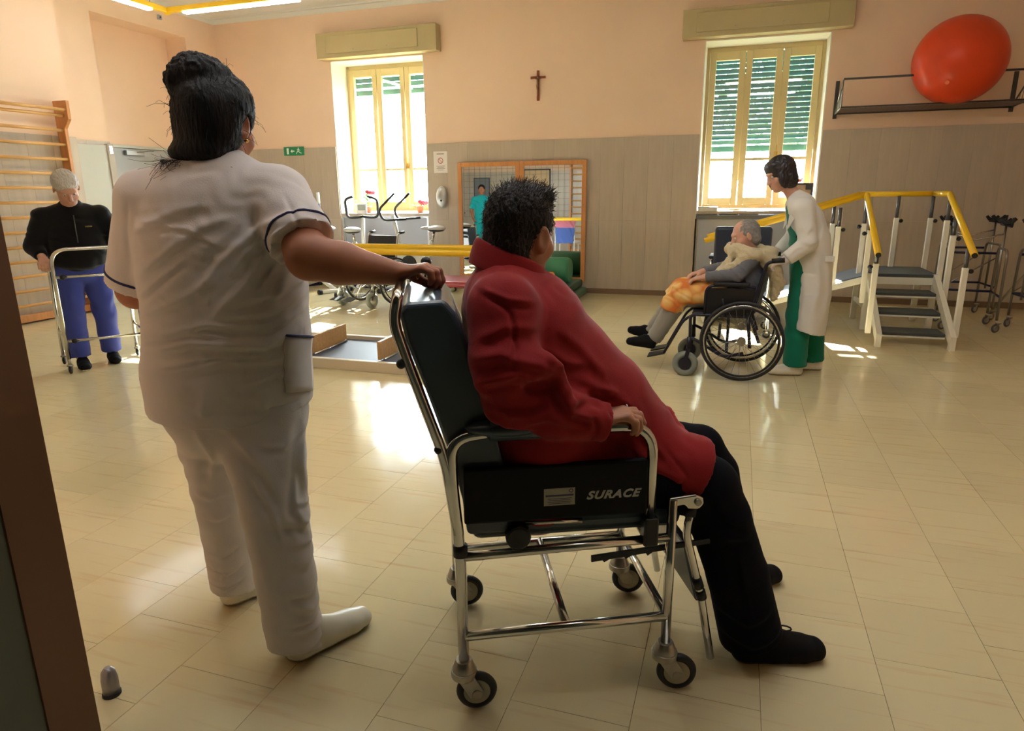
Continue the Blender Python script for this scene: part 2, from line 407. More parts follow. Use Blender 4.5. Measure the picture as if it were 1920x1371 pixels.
# outside: lawn, trees
GRS = mat('lawn', (84, 92, 66), rough=.9, var=.2, vscale=3)
gnd = structure('ground_outside', MB().box((-30, YO+.02, -.6), (30, 60, -.5)), GRS)
LEAF = mat('leaf', (66, 104, 52), rough=.6, rand=.2, var=.2, vscale=9)
def tree(loc, h, cr, seed, label):
    rnd = random.Random(seed)
    t = thing('garden_tree', label, 'tree', loc, 0)
    MB().tube([(0, 0, 0), (.05, 0, h*.4), (-.05, .1, h*.75)], [.16, .12, .05], 10).tube([(.03, 0, h*.4), (.6, .1, h*.7)], [.07, .03], 8).tube([(.03, 0, h*.35), (-.6, .1, h*.65)], [.07, .03], 8).build('trunk', mat('bark', (92, 74, 56), rough=.9, var=.2), t)
    m_ = MB()
    for _ in range(5200):
        a = rnd.gauss(0, 1), rnd.gauss(0, 1), rnd.gauss(0, 1); n = math.sqrt(sum(q*q for q in a)) or 1; rr = rnd.random()**.45
        c = Vector((a[0]/n*cr*rr, a[1]/n*cr*rr*.7, h*.62+a[2]/n*cr*rr*.95))
        u_ = Vector((rnd.gauss(0, 1), rnd.gauss(0, 1), rnd.gauss(0, .5))).normalized(); w_ = u_.orthogonal().normalized(); s_ = rnd.uniform(.05, .09)
        m_.add([c-u_*s_, c+w_*s_*.5, c+u_*s_, c-w_*s_*.5], [(0, 1, 2, 3)])
    f = m_.build('foliage', LEAF, t); f['kind'] = 'stuff'
tree((.9, 16.5, -.5), 7.0, 1.8, 3, 'leafy green garden tree seen between the lowered shutter slats')
tree((-1.6, 19, -.5), 7.6, 1.8, 5, 'smaller garden tree beyond the shuttered window, left of the other')
# ================================================================ CEILING LAMP, WALL ITEMS
LAMP = mat('lamp_diffuser', (238, 245, 255), rough=.4, emit=7)
FILL_LAMP = mat('fill_lamp_diffuser', (240, 244, 250), rough=.4, emit=13)
def lamp(loc, lx, ly, segs, label, LM=LAMP):
    t = thing('ceiling_lamp', label, 'lamp', loc)
    for x0, y0, x1, y1 in segs:
        if y0 == y1: m_ = MB().box((x0, y0-.036, -.045), (x1, y0+.036, -.02))
        else: m_ = MB().box((x0-.036, y1, -.045), (x0+.036, y0, -.02))
        m_.build('diffuser', LM, t)
    for lo_, hi_ in (((-.035, -.035, -.02), (lx+.035, .035, .04)), ((-.035, ly-.035, -.02), (lx+.035, ly+.035, .04)), ((-.035, ly+.035, -.02), (.035, -.035, .04)), ((lx-.035, ly+.035, -.02), (lx+.035, -.035, .04))):
        MB().box(lo_, hi_).build('rail', YELLOW, t, bevel=.008)
    MB().ball((0, 0, 0), .05, sc3=(1, 1, .8)).build('corner_cap', YELLOW, t)
    for x, y in ((0, -.25), (lx, -.3), (0, ly+.2), (lx, ly+.2)): MB().tube([(x, y, .04), (x, y, ZC-3.5)], .006).build('hanger', STEEL, t)
lamp((-6.7, 7.15, 3.5), 2.1, -2.2, ((.26, 0, 1.85, 0), (0, -.26, 0, -1.75)), 'yellow rectangular ceiling lamp rail with white fluorescent strips')
lamp((-2.4, 3.6, 3.5), 3.6, -1.9, ((.26, 0, 1.75, 0), (1.95, 0, 3.4, 0), (.26, -1.9, 1.75, -1.9), (1.95, -1.9, 3.4, -1.9)), 'unseen yellow fill lamp rail, added over the front half of the room', FILL_LAMP)  # out-of-view fixture, added to brighten the foreground
t = thing('cable_clip', 'small grey junction box on the peach wall below the lamp rail', 'box', (XL, 8.05, 3.71))
MB().box((.0, -.03, -.03), (.03, .03, .03)).build('body', GREYPAN, t, bevel=.004); MB().cyl((.03, 0, 0), (.036, 0, 0), .012).build('cover_screw', BLKPL, t)

# wall bars
def wall_bars(name, label, loc, rz):
    """local x along the wall, y out of the wall"""
    t = thing(name, label, 'wall bars', loc, rz, None)
    for x in (0, 1.1): MB().prism([(0, .0), (.12, .0), (.12, 2.1), (.2, 2.2), (.2, 2.4), (0, 2.4)], 0, x, x+.04).build('side_post', WOODO, t, bevel=.004)
    rung = None
    for k in range(13):
        if rung is None: o = rung = MB().tube([(.04, 0, 0), (1.1, 0, 0)], .017, 10).build('rung', WOOD, t)
        else: o = rung.copy(); col.objects.link(o)
        o.location = (0, .085, .2+k*.157)
    MB().tube([(.04, .165, 2.3), (1.1, .165, 2.3)], .018, 10).build('rung', WOOD, t)
    MB().tube([(.04, .13, 2.24), (1.1, .13, 2.24)], .017, 10).build('rung', WOOD, t)
    MB().box((.04, .01, .02), (1.1, .07, .1)).build('foot_rail', WOODO, t, bevel=.004)
    return t
wall_bars('wall_bars', 'pale wooden wall bars on the marble behind the stooping old man', (XA+.024, 6.08, 0), -PI/2)
wall_bars('wall_bars', 'wooden wall bars seen only as a reflection in the right hand mirror', (-4.05, YF+.024, 0), 0)
# cord hanging on the front wall bars
t = thing('wire_grid', 'wire exercise grid on the far wall seen in the two mirrors', 'grid', (-6.9, YF+.09, .9))
gm = MB()
for k in range(20): gm.box((k*.15-.0025, 0, 0), (k*.15+.0025, .007, 1.7))
for k in range(12): gm.box((0, .007, k*.15-.0025), (2.85, .014, k*.15+.0025))
o = gm.build('wire_mesh', mat('grid_wire', (92, 90, 88), rough=.5), t); o['kind'] = 'stuff'
for x, z in ((.0, .1), (2.85, .1), (0, 1.6), (2.85, 1.6)): MB().cyl((x, -.04, z), (x, .012, z), .012).build('bracket', BLKPL, t)
t = thing('notice_board', 'tan notice board with a dark frame, reflected behind the seated man', 'notice board', (-5.25, YF+.024, 1.1))
MB().box((0, 0, 0), (.65, .02, .95)).build('board', mat('cork', (206, 176, 138), rough=.9), t)
fr = MB().box((-.03, 0, -.03), (0, .03, .98)).box((.65, 0, -.03), (.68, .03, .98)).box((0, 0, .95), (.65, .03, .98)).box((0, 0, -.03), (.65, .03, 0)); fr.build('frame', BLKPL, t)
t = thing('framed_poster', 'grey framed poster reflected behind the man in teal', 'poster', (-6.62, YF+.024, 1.25))
MB().box((0, 0, 0), (.4, .015, .62)).build('sheet', mat('grey_print', (120, 122, 124), rough=.6), t)
MB().box((-.02, 0, -.02), (0, .025, .64)).box((.4, 0, -.02), (.42, .025, .64)).box((0, 0, .62), (.4, .025, .64)).box((0, 0, -.02), (.4, .025, 0)).build('frame', mat('dark_grey_frame', (70, 72, 74), rough=.5), t)

# mirrors (lean very slightly back)
MIRR = mat('mirror_glass', (232, 236, 234), rough=.015, metal=1)
def mirror(x0, x1, label):
    t = thing('wall_mirror', label, 'mirror', (x0, YB-.075, .16), 0, None); t.rotation_euler = (-.0105*1.0, 0, 0)
    w = x1-x0; h = 1.6
    MB().box((.05, -.008, .05), (w-.05, 0, h-.05)).build('glass', MIRR, t)
    MB().box((.02, 0, .02), (w-.02, .012, h-.02)).build('back_board', WOODO, t)
    for lo_, hi_ in (((0, -.02, 0), (.06, .012, h)), ((w-.06, -.02, 0), (w, .012, h)), ((.06, -.02, h-.06), (w-.06, .012, h)), ((.06, -.02, 0), (w-.06, .012, .06))):
        MB().box(lo_, hi_).build('frame_strip', WOODO, t, bevel=.004)
mirror(-3.77, -2.865, 'wooden framed wall mirror, the one reflecting a man in teal')
mirror(-2.86, -1.94, 'wooden framed wall mirror above the green mats, reflecting wall bars')

# crucifix
t = thing('crucifix', 'wooden crucifix high on the peach wall between the windows', 'crucifix', (-2.62, YB, 2.52))
CW = mat('crucifix_wood', (150, 74, 40), rough=.5)
MB().box((-.016, -.022, 0), (.016, -.002, .37)).build('upright', CW, t, bevel=.003)
MB().box((-.1, -.024, .27), (.1, -.002, .3)).build('crossbar', CW, t, bevel=.003)
MB().tube([(-.085, -.034, .29), (-.03, -.036, .268), (0, -.036, .262), (.03, -.036, .268), (.085, -.034, .29)], [.004, .007, .012, .007, .004]).tube([(0, -.036, .262), (.003, -.04, .21), (-.004, -.042, .15), (.004, -.042, .105), (0, -.036, .06)], [.014, .013, .011, .008, .005]).ball((.008, -.042, .285), .013, sc3=(1, 1, 1.25)).tube([(0, -.04, .19), (0, -.042, .165)], [.017, .016]).build('figure', mat('bronze_figure', (150, 110, 80), rough=.35, metal=.8), t)

# exit sign: door, arrow, running figure in white on green
t = thing('exit_sign', 'green exit sign with white door, arrow and running figure', 'sign', (-6.63, YB-.022, 1.925))
MB().box((0, -.006, 0), (.36, 0, .125)).build('plate', mat('sign_green', (22, 128, 84), rough=.4), t, bevel=.002)
SW = mat('sign_white', (238, 240, 238), rough=.5)
sg = MB().box((.055, -.008, .02), (.09, -.006, .105))
sg.prism([(.12, .062), (.15, .088), (.15, .071), (.19, .071), (.19, .053), (.15, .053), (.15, .036)], 1, -.008, -.006)
sg.build('door_and_arrow', SW, t)
rg = MB().ball((.262, -.007, .103), .009, sc3=(1, .15, 1))
for a, b, w_ in (((.265, .093), (.255, .06), .014), ((.262, .088), (.235, .076), .008), ((.262, .088), (.292, .07), .008), ((.256, .062), (.232, .045), .01), ((.232, .045), (.222, .02), .009), ((.256, .062), (.285, .04), .01), ((.285, .04), (.312, .03), .009)):
    rg.bar((a[0], -.007, a[1]), (b[0], -.007, b[1]), w_, .002, up=(0, 1, 0))
rg.build('running_figure', SW, t)
# no smoking notice
t = thing('no_smoking_notice', 'white no smoking notice with a pale red ring', 'notice', (-4.15, YB-.022, 1.63))
MB().box((0, -.004, 0), (.21, 0, .29)).build('sheet', mat('paper', (232, 226, 222), rough=.6), t)
RD = mat('faded_red', (214, 120, 118), rough=.6)
MB().torus((.105, -.005, .165), (0, 1, 0), .036, .005, 28, 6, .3).bar((.078, -.005, .19), (.132, -.005, .14), .008, .002, up=(0, 1, 0)).build('red_ring', RD, t)
tl = MB()
for k, (a, b) in enumerate(((.04, .17), (.055, .155), (.04, .17), (.06, .15))): tl.box((a, -.005, .09-k*.018), (b, -.004, .097-k*.018))
tl.box((.05, -.005, .25), (.16, -.004, .262)); tl.build('small_print', mat('grey_ink', (150, 140, 140), rough=.7), t)
# dispenser
t = thing('soap_dispenser', 'oval silver dispenser on the marble below the notice', 'dispenser', (-4.03, YB-.022, 1.15))
MB().ball((0, -.04, .145), .1, 20, 12, (.85, .5, 1.45)).build('housing', mat('satin_silver', (196, 200, 204), rough=.28, metal=.7), t)
MB().ball((.01, -.088, .1), .014).build('button', BLKPL, t)
MB().ball((0, -.03, .145), .104, 20, 12, (.8, .3, 1.5)).build('rim', WHITEPL, t)

# ball shelf and ball
BRK = mat('dark_bracket', (62, 56, 52), rough=.5)
t = thing('ball_shelf', 'dark wire wall rack holding the orange ball', 'shelf', (.98, YB, 2.2))
L_ = 1.75
for x in (0, L_):
    MB().box((x-.02, -.02, -.05), (x+.02, 0, .36)).build('wall_plate', BRK, t)
    z_ = MB().tube([(x, -.01, .0), (x, -.52, .02)], .009).tube([(x, -.01, .0), (x, -.52, .3)], .009).tube([(x, -.52, .02), (x, -.52, .3)], .006)
    for k in range(1, 6): z_.tube([(x, -.09*k, .0), (x, -.09*k-.045, .05*k)], .004)
    z_.build('side_bracket', CHROMED, t)
MB().tube([(0, -.52, .31), (L_, -.52, .31)], .011).build('front_rail', BRK, t)
MB().tube([(0, -.52, .02), (L_, -.52, .02)], .009).build('front_rail', BRK, t)
MB().tube([(0, -.03, .0), (L_, -.03, .0)], .009).build('back_rail', BRK, t)
nt_ = MB()
for k in range(36): nt_.box((k*.05-.002, -.52, .018-.012*math.sin(PI*k/35)), (k*.05+.002, -.02, .0205-.012*math.sin(PI*k/35)))
for k in range(22): nt_.box((0, -.02-.024*k-.0016, .006), (L_, -.02-.024*k+.0016, .0095))
o = nt_.build('net', mat('net_brown', (112, 92, 80), rough=.7), t); o['kind'] = 'stuff'
t = thing('exercise_ball', 'large orange red gym ball on the wall rack', 'ball', (2.06, 8.62, 2.205))
MB().ball((0, 0, .43), .435, 48, 32, (1, 1, .985)).build('ball', mat('ball_rubber', (218, 68, 28), rough=.36, spec=.4), t)
MB().cyl((-.16, -.34, .18), (-.164, -.35, .176), .02).build('valve', mat('ball_valve', (236, 120, 80), rough=.4), t)

# ================================================================ PARALLEL BARS
t = thing('parallel_bars', 'yellow parallel bars over a low cream framed walkway', 'parallel bars', (-4.7, 4.48, 0))
PL = 3.15
CRM = mat('platform_cream', (214, 200, 176), rough=.45)
for lo_, hi_ in (((0, 0, 0), (PL, .05, .085)), ((0, .85, 0), (PL, .9, .085)), ((0, .05, 0), (.05, .85, .085)), ((PL-.05, .05, 0), (PL, .85, .085))):
    MB().box(lo_, hi_).build('platform_frame', CRM, t, bevel=.006)
MB().box((.05, .05, .01), (PL-.05, .85, .05)).build('walkway', mat('blue_grey_mat', (96, 104, 122), rough=.5), t)
for y, z in ((.2, .92), (.72, .915)):
    MB().tube([(.15, y, z), (PL-.02, y, z)], .025, 14).build('bar', YELLOW, t)
    for x in (.5, 2.9):
        MB().tube([(x, y, .085), (x, y, .6)], .024, 12).build('post', WHMET, t)
        MB().tube([(x, y, .6), (x, y, z-.02)], .016, 10).build('inner_post', CHROMED, t)
        MB().ball((x, y-.04, .56), .02).build('knob', BLKPL, t)
for x in (1.36, 2.02):
    o = MB().box((0, 0, .06), (.028, .62, .21)).build('guide_board', WOOD, t, bevel=.004); o.location = (x, .16, 0); o.rotation_euler = (0, 0, .05)
    MB().tube([(.045, .03, .06), (.045, .58, .06)], .012).build('guide_rod', CHROME, o)

# ================================================================ TREATMENT BENCH, MATS, ROLLS
t = thing('treatment_bench', 'low burgundy padded bench below the mirrors, mostly hidden', 'bench', (-3.62, 7.3, 0))
MB().box((0, 0, .27), (1.1, .6, .34)).build('pad', mat('burgundy_vinyl', (150, 48, 62), rough=.35), t, bevel=.025, bseg=3)
for x in (.08, .96):
    for y in (.08, .5): MB().box((x, y, 0), (x+.04, y+.04, .27)).build('leg', WHMET, t)
MATG = mat('mat_green', (72, 104, 88), rough=.5, var=.05, vscale=6)
for k, (x0, y0, lb) in enumerate(((-3.2, 7.9, 'lower green grey floor mat under the mirror'), (-3.25, 7.95, 'upper green grey floor mat, the one below the bolster'))):
    t = thing('gym_mat', lb, 'mat', (x0, y0, k*.1), 0, None)
    MB().box((0, 0, .004), (1.3-k*.02, 1.08, .096)).build('pad', MATG, t, bevel=.02, bseg=3)
    MB().box((.02, -.001, .047), (1.26-k*.02, .001, .053)).build('seam', mat('mat_seam', (48, 72, 62), rough=.6), t)
t = thing('foam_bolster', 'green foam bolster roll lying on the mats', 'bolster', (-2.52, 8.5, .2))
MB().tube([(0, 0, .17), (.018, 0, .17), (.46, 0, .17), (.5, 0, .17)], [.15, .168, .168, .15], 32).build('roll', mat('bolster_green', (56, 132, 98), rough=.45), t)
t = thing('foam_bolster', 'small orange foam roll in front of the green bolster', 'bolster', (-2.28, 8.2, .2))
MB().tube([(-.5, 0, .09), (-.48, 0, .09), (.1, 0, .09), (.12, 0, .09)], [.08, .09, .09, .08], 24).build('roll', mat('bolster_orange', (222, 130, 44), rough=.45), t)

# ================================================================ STAIRS WITH RAMP
t = thing('training_stairs', 'white training stairs and ramp with yellow handrails', 'stairs', (1.25, 6.6, 0))
TR = mat('tread_rubber', (70, 74, 74), rough=.7, bump=.2, bscale=200)
fy = [.02, .25, .48, .72]; fz = [.12, .265, .41, .56]
for k in range(3):
    MB().box((0.02, fy[k], fz[k]-.028), (.53, fy[k]+.26, fz[k])).build('tread', TR, t, bevel=.006)
    MB().box((.02, fy[k]+.005, fz[k]-.045), (.53, fy[k]+.25, fz[k]-.03)).build('tread_edge', WHMET, t)
MB().box((-.02, .7, .53), (.58, 1.42, .56)).build('platform_top', TR, t, bevel=.004)
MB().box((-.03, .7, .46), (.59, 1.42, .528)).build('platform_frame', WHMET, t)
for x in (-.03, .54):
    MB().prism([(-.1, 0), (-.04, 0), (-.04, .05), (.76, .5), (.76, .56), (.68, .56), (-.1, .12)], 0, x, x+.045).build('stringer', WHMET, t)
for x, y in ((-.03, .72), (.54, .72), (-.03, 1.36), (.54, 1.36)): MB().box((x, y, 0), (x+.05, y+.05, .46)).build('leg', WHMET, t)
MB().box((.02, .73, .2), (.54, .76, .24)).build('cross_bar', WHMET, t)
MB().box((-.02, .77, .2), (.01, 1.36, .24)).build('cross_bar', WHMET, t)
def post(x, y, z0, z1, zr, sx):
    p = MB().box((x-.022, y-.022, z0), (x+.022, y+.022, z1)).build('rail_post', WHMET, t, bevel=.004)
    MB().cyl((x, y, z1), (x, y, zr), .017).build('inner_tube', mat('grey_tube', (96, 96, 100), rough=.35, metal=.6), p)
    MB().ball((x+sx*.045, y, z1-.03), .02, 10, 8).cyl((x, y, z1-.03), (x+sx*.045, y, z1-.03), .008).build('knob', BLKPL, p)
post(-.08, .02, .1, .72, .86, -1); post(-.08, .5, .3, .98, 1.1, -1)
post(.60, .02, .1, .70, .86, 1); post(.60, .5, .3, .94, 1.1, 1)
post(-.06, .98, .5, 1.02, 1.28, -1); post(.61, .8, .5, 1.06, 1.28, 1); post(.61, 1.4, .5, 1.06, 1.28, 1)
post(.3, 1.4, .5, 1.06, 1.28, 1)
post(-.32, .74, .4, 1.0, 1.18, 1); post(-.30, 1.38, .42, 1.0, 1.18, 1); post(-1.05, .74, .14, .74, .94, 1); post(-1.05, 1.38, .14, .74, .94, 1)
for pts in ([(-.1, -.14, .81), (-.1, .78, 1.3)], [(.6, -.16, .82), (.6, .80, 1.3)], [(.6, .8, 1.3), (.62, 1.42, 1.3)], [(.62, 1.42, 1.3), (-.06, 1.42, 1.3)],
            [(-.1, .78, 1.3), (-1.57, .72, .85)], [(-.06, 1.42, 1.3), (-1.57, 1.42, .85)]):
    MB().tube(pts, .027, 14).build('handrail', YELLOW, t)
for y in (-.1399, ):
    MB().cyl((-.1, -.14, .81), (-.1, -.15, .805), .022).cyl((.6, -.16, .82), (.6, -.17, .815), .022).build('end_plug', BLKPL, t)
for y in (.72, 1.38): MB().bar((-.03, y, .5), (-1.55, y, .03), .045, .06).build('ramp_beam', WHMET, t)
MB().bar((-.03, 1.05, .53), (-1.55, 1.05, .06), .64, .02).build('ramp_deck', mat('ramp_deck', (84, 96, 110), rough=.35), t)
for y in (.72, 1.38): MB().box((-.55, y-.02, 0), (-.51, y+.02, .34)).build('leg', WHMET, t)

# ================================================================ FOREARM WALKERS (chrome, on casters)
def caster(mb_w, mb_f, x, y, r, ang=0, w=.022, top=None):
    """wheel centre at x,y; fork and stem above it"""
    d = Vector((math.cos(ang), math.sin(ang), 0)); n = Vector((-d.y, d.x, 0)); c = Vector((x, y, r))
    mb_w.torus(c, n, r*.74, r*.26, 24, 8, w/(r*.52))
    mb_f.cyl(c-n*w*.45, c+n*w*.45, r*.6, seg=16)
    top = top or r*2.3
    for s_ in (-1, 1): mb_f.bar(c+n*s_*(w*.62), Vector((x, y, top-.01))-d*r*.55*(-1)+n*s_*(w*.5), r*.5, .004, up=n)
    mb_f.cyl(Vector((x, y, top-.015))+d*r*.55, Vector((x, y, top))+d*r*.55, r*.55)
NAVY = mat('navy_paint', (30, 34, 74), rough=.35)
def forearm_walker(name, label, loc, rz):
    t = thing(name, label, 'walker', loc, rz, None)
    w, dp, h = .44, .46, .78
    for x in (-w/2, w/2):
        MB().tube(fillet([(x, -dp/2, .12), (x, -dp/2+.03, h), (x, dp/2-.03, h), (x, dp/2, .12)], .08), .012, 10).build('side_frame', CHROMED, t)
        MB().tube([(x, -dp/2+.01, .34), (x, dp/2-.01, .34)], .01).build('side_bar', NAVY, t)
        MB().tube([(x, .04, .3), (x, .04, 1.0)], .011).build('column', CHROMED, t)
        pm = MB(); pts = [Vector((x+.045*math.cos(a), 0, 1.04+.045*math.sin(a)))-Vector((0, 0, 0)) for a in (PI, PI*1.25, PI*1.5, PI*1.75, PI*2)]
        pm.tube([(x-.06, -.02, 1.07), (x-.03, -.02, 1.035), (x, -.02, 1.02), (x+.03, -.02, 1.035), (x+.06, -.02, 1.07)], [.016, .02, .022, .02, .016], 10)
        pm.tube([(x-.055, .14, 1.06), (x-.03, .14, 1.03), (x, .14, 1.02), (x+.03, .14, 1.03), (x+.055, .14, 1.06)], [.014, .018, .02, .018, .014], 10)
        pm.box((x-.03, -.02, 1.0), (x+.03, .14, 1.022)); pm.build('forearm_pad', BLACK, t)
        MB().tube([(x, -.02, 1.0), (x, -.2, 1.0), (x, -.22, 1.08)], .01).build('hand_grip', BLKPL, t)
    for z in (.34, h-.06): MB().tube([(-w/2, dp/2-.01, z), (w/2, dp/2-.01, z)], .012).build('cross_bar', NAVY, t)
    MB().tube([(-w/2, dp/2-.02, .36), (w/2, dp/2-.02, h-.1)], .006).build('brace', CHROMED, t)
    MB().tube([(-w/2, .04, .92), (0, .04, .86), (w/2, .04, .92)], .008).build('brace', CHROME, t)
    for x in (-w/2, w/2):
        for y in (-dp/2, dp/2):
            a = MB(); b = MB(); caster(a, b, x, y, .045, .6, .018)
            c = b.build('caster', STEEL, t); a.build('tyre', mat('grey_tyre', (88, 88, 90), rough=.6), c)
    return t
forearm_walker('forearm_walker', 'chrome forearm walker with black pads, nearest the yellow handrail end', (2.22, 7.72, 0), -.12)
forearm_walker('forearm_walker', 'chrome forearm walker half out of the picture, right of the other walkers', (2.86, 7.62, 0), .1)
forearm_walker('forearm_walker', 'chrome forearm walker standing against the marble behind the others', (2.36, 8.42, 0), .05)
t = thing('leaning_crutch', 'grey metal crutch leaning diagonally across the forearm walkers', 'crutch', (2.6, 8.35, .0))
MB().tube([(.0, 0, .02), (.1, -.4, .45), (.22, -.85, .92)], .011).build('shaft', CHROME, t)
MB().tube([(.22, -.85, .92), (.15, -.87, .96)], .014).build('hand_grip', BLKPL, t); MB().cyl((0, 0, .0), (0, 0, .03), .016).build('rubber_tip', GREY, t)

# ================================================================ EXERCISE BIKES
def bike(name, label, loc, rz, style):
    """local +x = forward"""
    t = thing(name, label, 'exercise bike', loc, rz, None); WB = mat('bike_white', (222, 222, 218), rough=.35)
    for x in (-.42, .5): MB().tube([(x, -.24, .03), (x, .24, .03)], .028, 10).build('foot_bar', WB if x < 0 else NAVY, t)
    for x in (-.42, .5):
        for y in (-.24, .24): MB().cyl((x, y-.025, .03), (x, y+.025, .03), .036, seg=12).build('foot_cap', BLKPL, t)
    MB().tube([(-.42, 0, .04), (0, 0, .16), (.5, 0, .04)], .03, 10).build('floor_beam', WB, t)
    MB().tube([(.12, -.05, .4), (.12, .05, .4)], [.235, .235], 28).build('flywheel_housing', WB, t, bevel=.01)
    MB().tube([(.12, -.055, .4), (.12, .055, .4)], [.12, .12], 20).build('hub_cover', BLKPL, t)
    MB().tube([(.0, 0, .16), (-.22, 0, .72)], .032, 10).build('seat_tube', WB, t)
    MB().tube([(-.22, 0, .7), (-.26, 0, .86)], .02, 10).build('seat_post', CHROME, t)
    MB().ball((-.3, 0, .89), .13, 16, 10, (.95, .9, .3)).ball((-.15, 0, .89), .09, 14, 8, (1.1, .5, .3)).build('saddle', mat('saddle_grey', (206, 208, 212), rough=.35), t)
    MB().ball((-.29, 0, .865), .125, 16, 8, (.9, .85, .22)).build('saddle_base', BLKPL, t)
    MB().tube([(.24, 0, .5), (.36, 0, 1.06)], .026, 10).build('handle_post', WB, t)
    for s_ in (-1, 1):
        MB().tube([(.12, s_*.05, .36), (.12, s_*.1, .36), (.12+s_*.12, s_*.1, .3), (.12+s_*.12, s_*.16, .3)], .011).build('crank', STEEL, t)
        MB().box((.07+s_*.12, s_*.16-.04, .28), (.17+s_*.12, s_*.16+.04, .305)).build('pedal', BLKPL, t, bevel=.004)
    if style == 'loop':
        MB().tube(fillet([(.34, 0, 1.04), (.34, .1, 1.03), (.34, .22, 1.03), (.3, .23, 1.28), (.26, .1, 1.32)], .06), .018, 10).tube(fillet([(.34, 0, 1.04), (.34, -.1, 1.03), (.34, -.22, 1.03), (.3, -.23, 1.28), (.26, -.1, 1.32)], .06), .018, 10).build('handlebar', BLKPL, t)
        d = MB().box((.3, -.07, 1.08), (.35, .07, 1.22)).build('display', WHITEPL, t, bevel=.01)
        MB().box((.294, -.05, 1.13), (.3, .05, 1.2)).build('screen', mat('lcd', (150, 160, 150), rough=.2), d)
    elif style == 'racing':
        for s_ in (-1, 1):
            MB().tube(fillet([(.05, s_*.22, 1.02), (.4, s_*.22, 1.0), (.46, s_*.22, 1.14), (.2, s_*.22, 1.36)], .08), .016, 10).build('handlebar', BLKPL, t)
        MB().tube([(.36, -.22, 1.0), (.36, .22, 1.0)], .016).build('cross_bar', WHITEPL, t)
    else:
        for s_ in (-1, 1):
            a = MB().tube([(.15, s_*.2, .3), (.22, s_*.2, .9), (.26, s_*.2, 1.28)], .017, 10).build('swing_arm', NAVY, t)
            MB().tube([(.26, s_*.2, 1.22), (.268, s_*.2, 1.38)], .024, 10).build('white_grip', WHITEPL, a)
        MB().box((.3, -.06, 1.05), (.35, .06, 1.15)).build('display', WHITEPL, t, bevel=.01)
    return t
bike('exercise_bike', 'white exercise bike with upright white tipped swing arms', (-5.72, 8.42, 0), PI-.5, 'swing')
bike('exercise_bike', 'exercise bike with closed black loop handlebar and white display', (-4.98, 8.3, 0), PI/2+.3, 'loop')
bike('exercise_bike', 'exercise bike with open black racing handlebar, pale saddle', (-4.2, 8.55, 0), PI, 'racing')

# window sill and cabinet top items
GRN = mat('plant_green', (104, 160, 70), rough=.5)
def potted(name, label, loc, flower, n=9, h=.22):
    rnd = random.Random(int(loc[0]*100)); t = thing(name, label, 'plant', loc)
    MB().tube([(0, 0, 0), (0, 0, .09), (0, 0, .1)], [.04, .056, .06], 16).build('pot', mat('pot', (186, 120, 86), rough=.7), t)
    for k in range(n):
        a = rnd.uniform(0, 2*PI); r = rnd.uniform(.03, .1); z = h*rnd.uniform(.6, 1)
        p1 = Vector((math.cos(a)*r, math.sin(a)*r*.6, z)); m_ = MB()
        w_ = Vector((-math.sin(a), math.cos(a), 0))*.022; t_ = p1+Vector((math.cos(a)*.05, math.sin(a)*.05, .02)); b_ = p1*.5+Vector((0, 0, .07))
        m_.add([b_, p1+w_, t_, p1-w_, p1+Vector((0, 0, .012))], [(0, 1, 4), (1, 2, 4), (2, 3, 4), (3, 0, 4)]); m_.tube([(0, 0, .09), b_], .003, 5).build('leaf', GRN, t)
    if flower:
        for k in range(5):
            a = k*1.3; p = Vector((.05+math.cos(a)*.045, math.sin(a)*.03, h+.03+.012*(k % 2)))
            MB().ball(p, .042, 10, 7, (1, 1, .75)).build('flower', mat('flower_%s' % name, flower, rough=.5), t)
potted('flower_pot', 'pink red flower in a pot on the left window sill', (-5.36, 9.28, 1.07), (206, 66, 88), 14, .27)
potted('flower_pot', 'small orange flower pot at the right end of the left window sill', (-4.5, 9.3, 1.07), (226, 120, 50), 6, .12)
t = thing('candle_figure', 'small pale ornament on the window sill left of the flower', 'ornament', (-5.62, 9.36, 1.07))
MB().tube([(0, 0, 0), (0, 0, .04), (0, 0, .1), (0, 0, .15)], [.035, .04, .022, .012], 14).build('body', mat('pale_wax', (226, 200, 160), rough=.5), t)
MB().ball((0, 0, .17), .024).build('head', mat('pale_wax2', (220, 180, 130), rough=.5), t)
def book(name, label, loc, rz, size, c):
    t = thing(name, label, 'book', loc, rz); a, b, h = size
    MB().box((.004, .004, .006), (a-.004, b-.002, h-.006)).build('pages', mat('book_pages', (232, 228, 216), rough=.8), t)
    MB().box((0, 0, 0), (a, b, .006)).box((0, 0, h-.006), (a, b, h)).box((0, b-.005, .006), (a, b, h-.006)).build('cover', c, t)
CT = 1.05
book('book', 'thick book with a dark cover at the left end of the cabinet top', (-.5, 9.1, CT), .05, (.24, .18, .1), mat('dark_cover', (44, 46, 52), rough=.5))
book('book', 'open pale papers pad on the cabinet top, left of the white coat', (.0, 9.14, CT), -.1, (.22, .17, .05), mat('white_cover', (216, 216, 212), rough=.5))
t = thing('keyboard', 'flat grey keyboard on the cabinet top beside the thick book', 'keyboard', (-.24, 9.12, CT))
MB().box((0, 0, 0), (.2, .14, .022)).build('base', mat('keyboard_grey', (112, 112, 114), rough=.5), t, bevel=.004)
km = MB()
for i in range(12):
    for j in range(5): km.box((.008+i*.0155, .008+j*.025, .022), (.02+i*.0155, .028+j*.025, .028))
o = km.build('keys', mat('key_grey', (150, 150, 150), rough=.5), t); o['kind'] = 'stuff'
t = thing('straw_bowl', 'pale straw bowl on the cabinet top below the bright pane', 'bowl', (-.06, 9.34, CT))
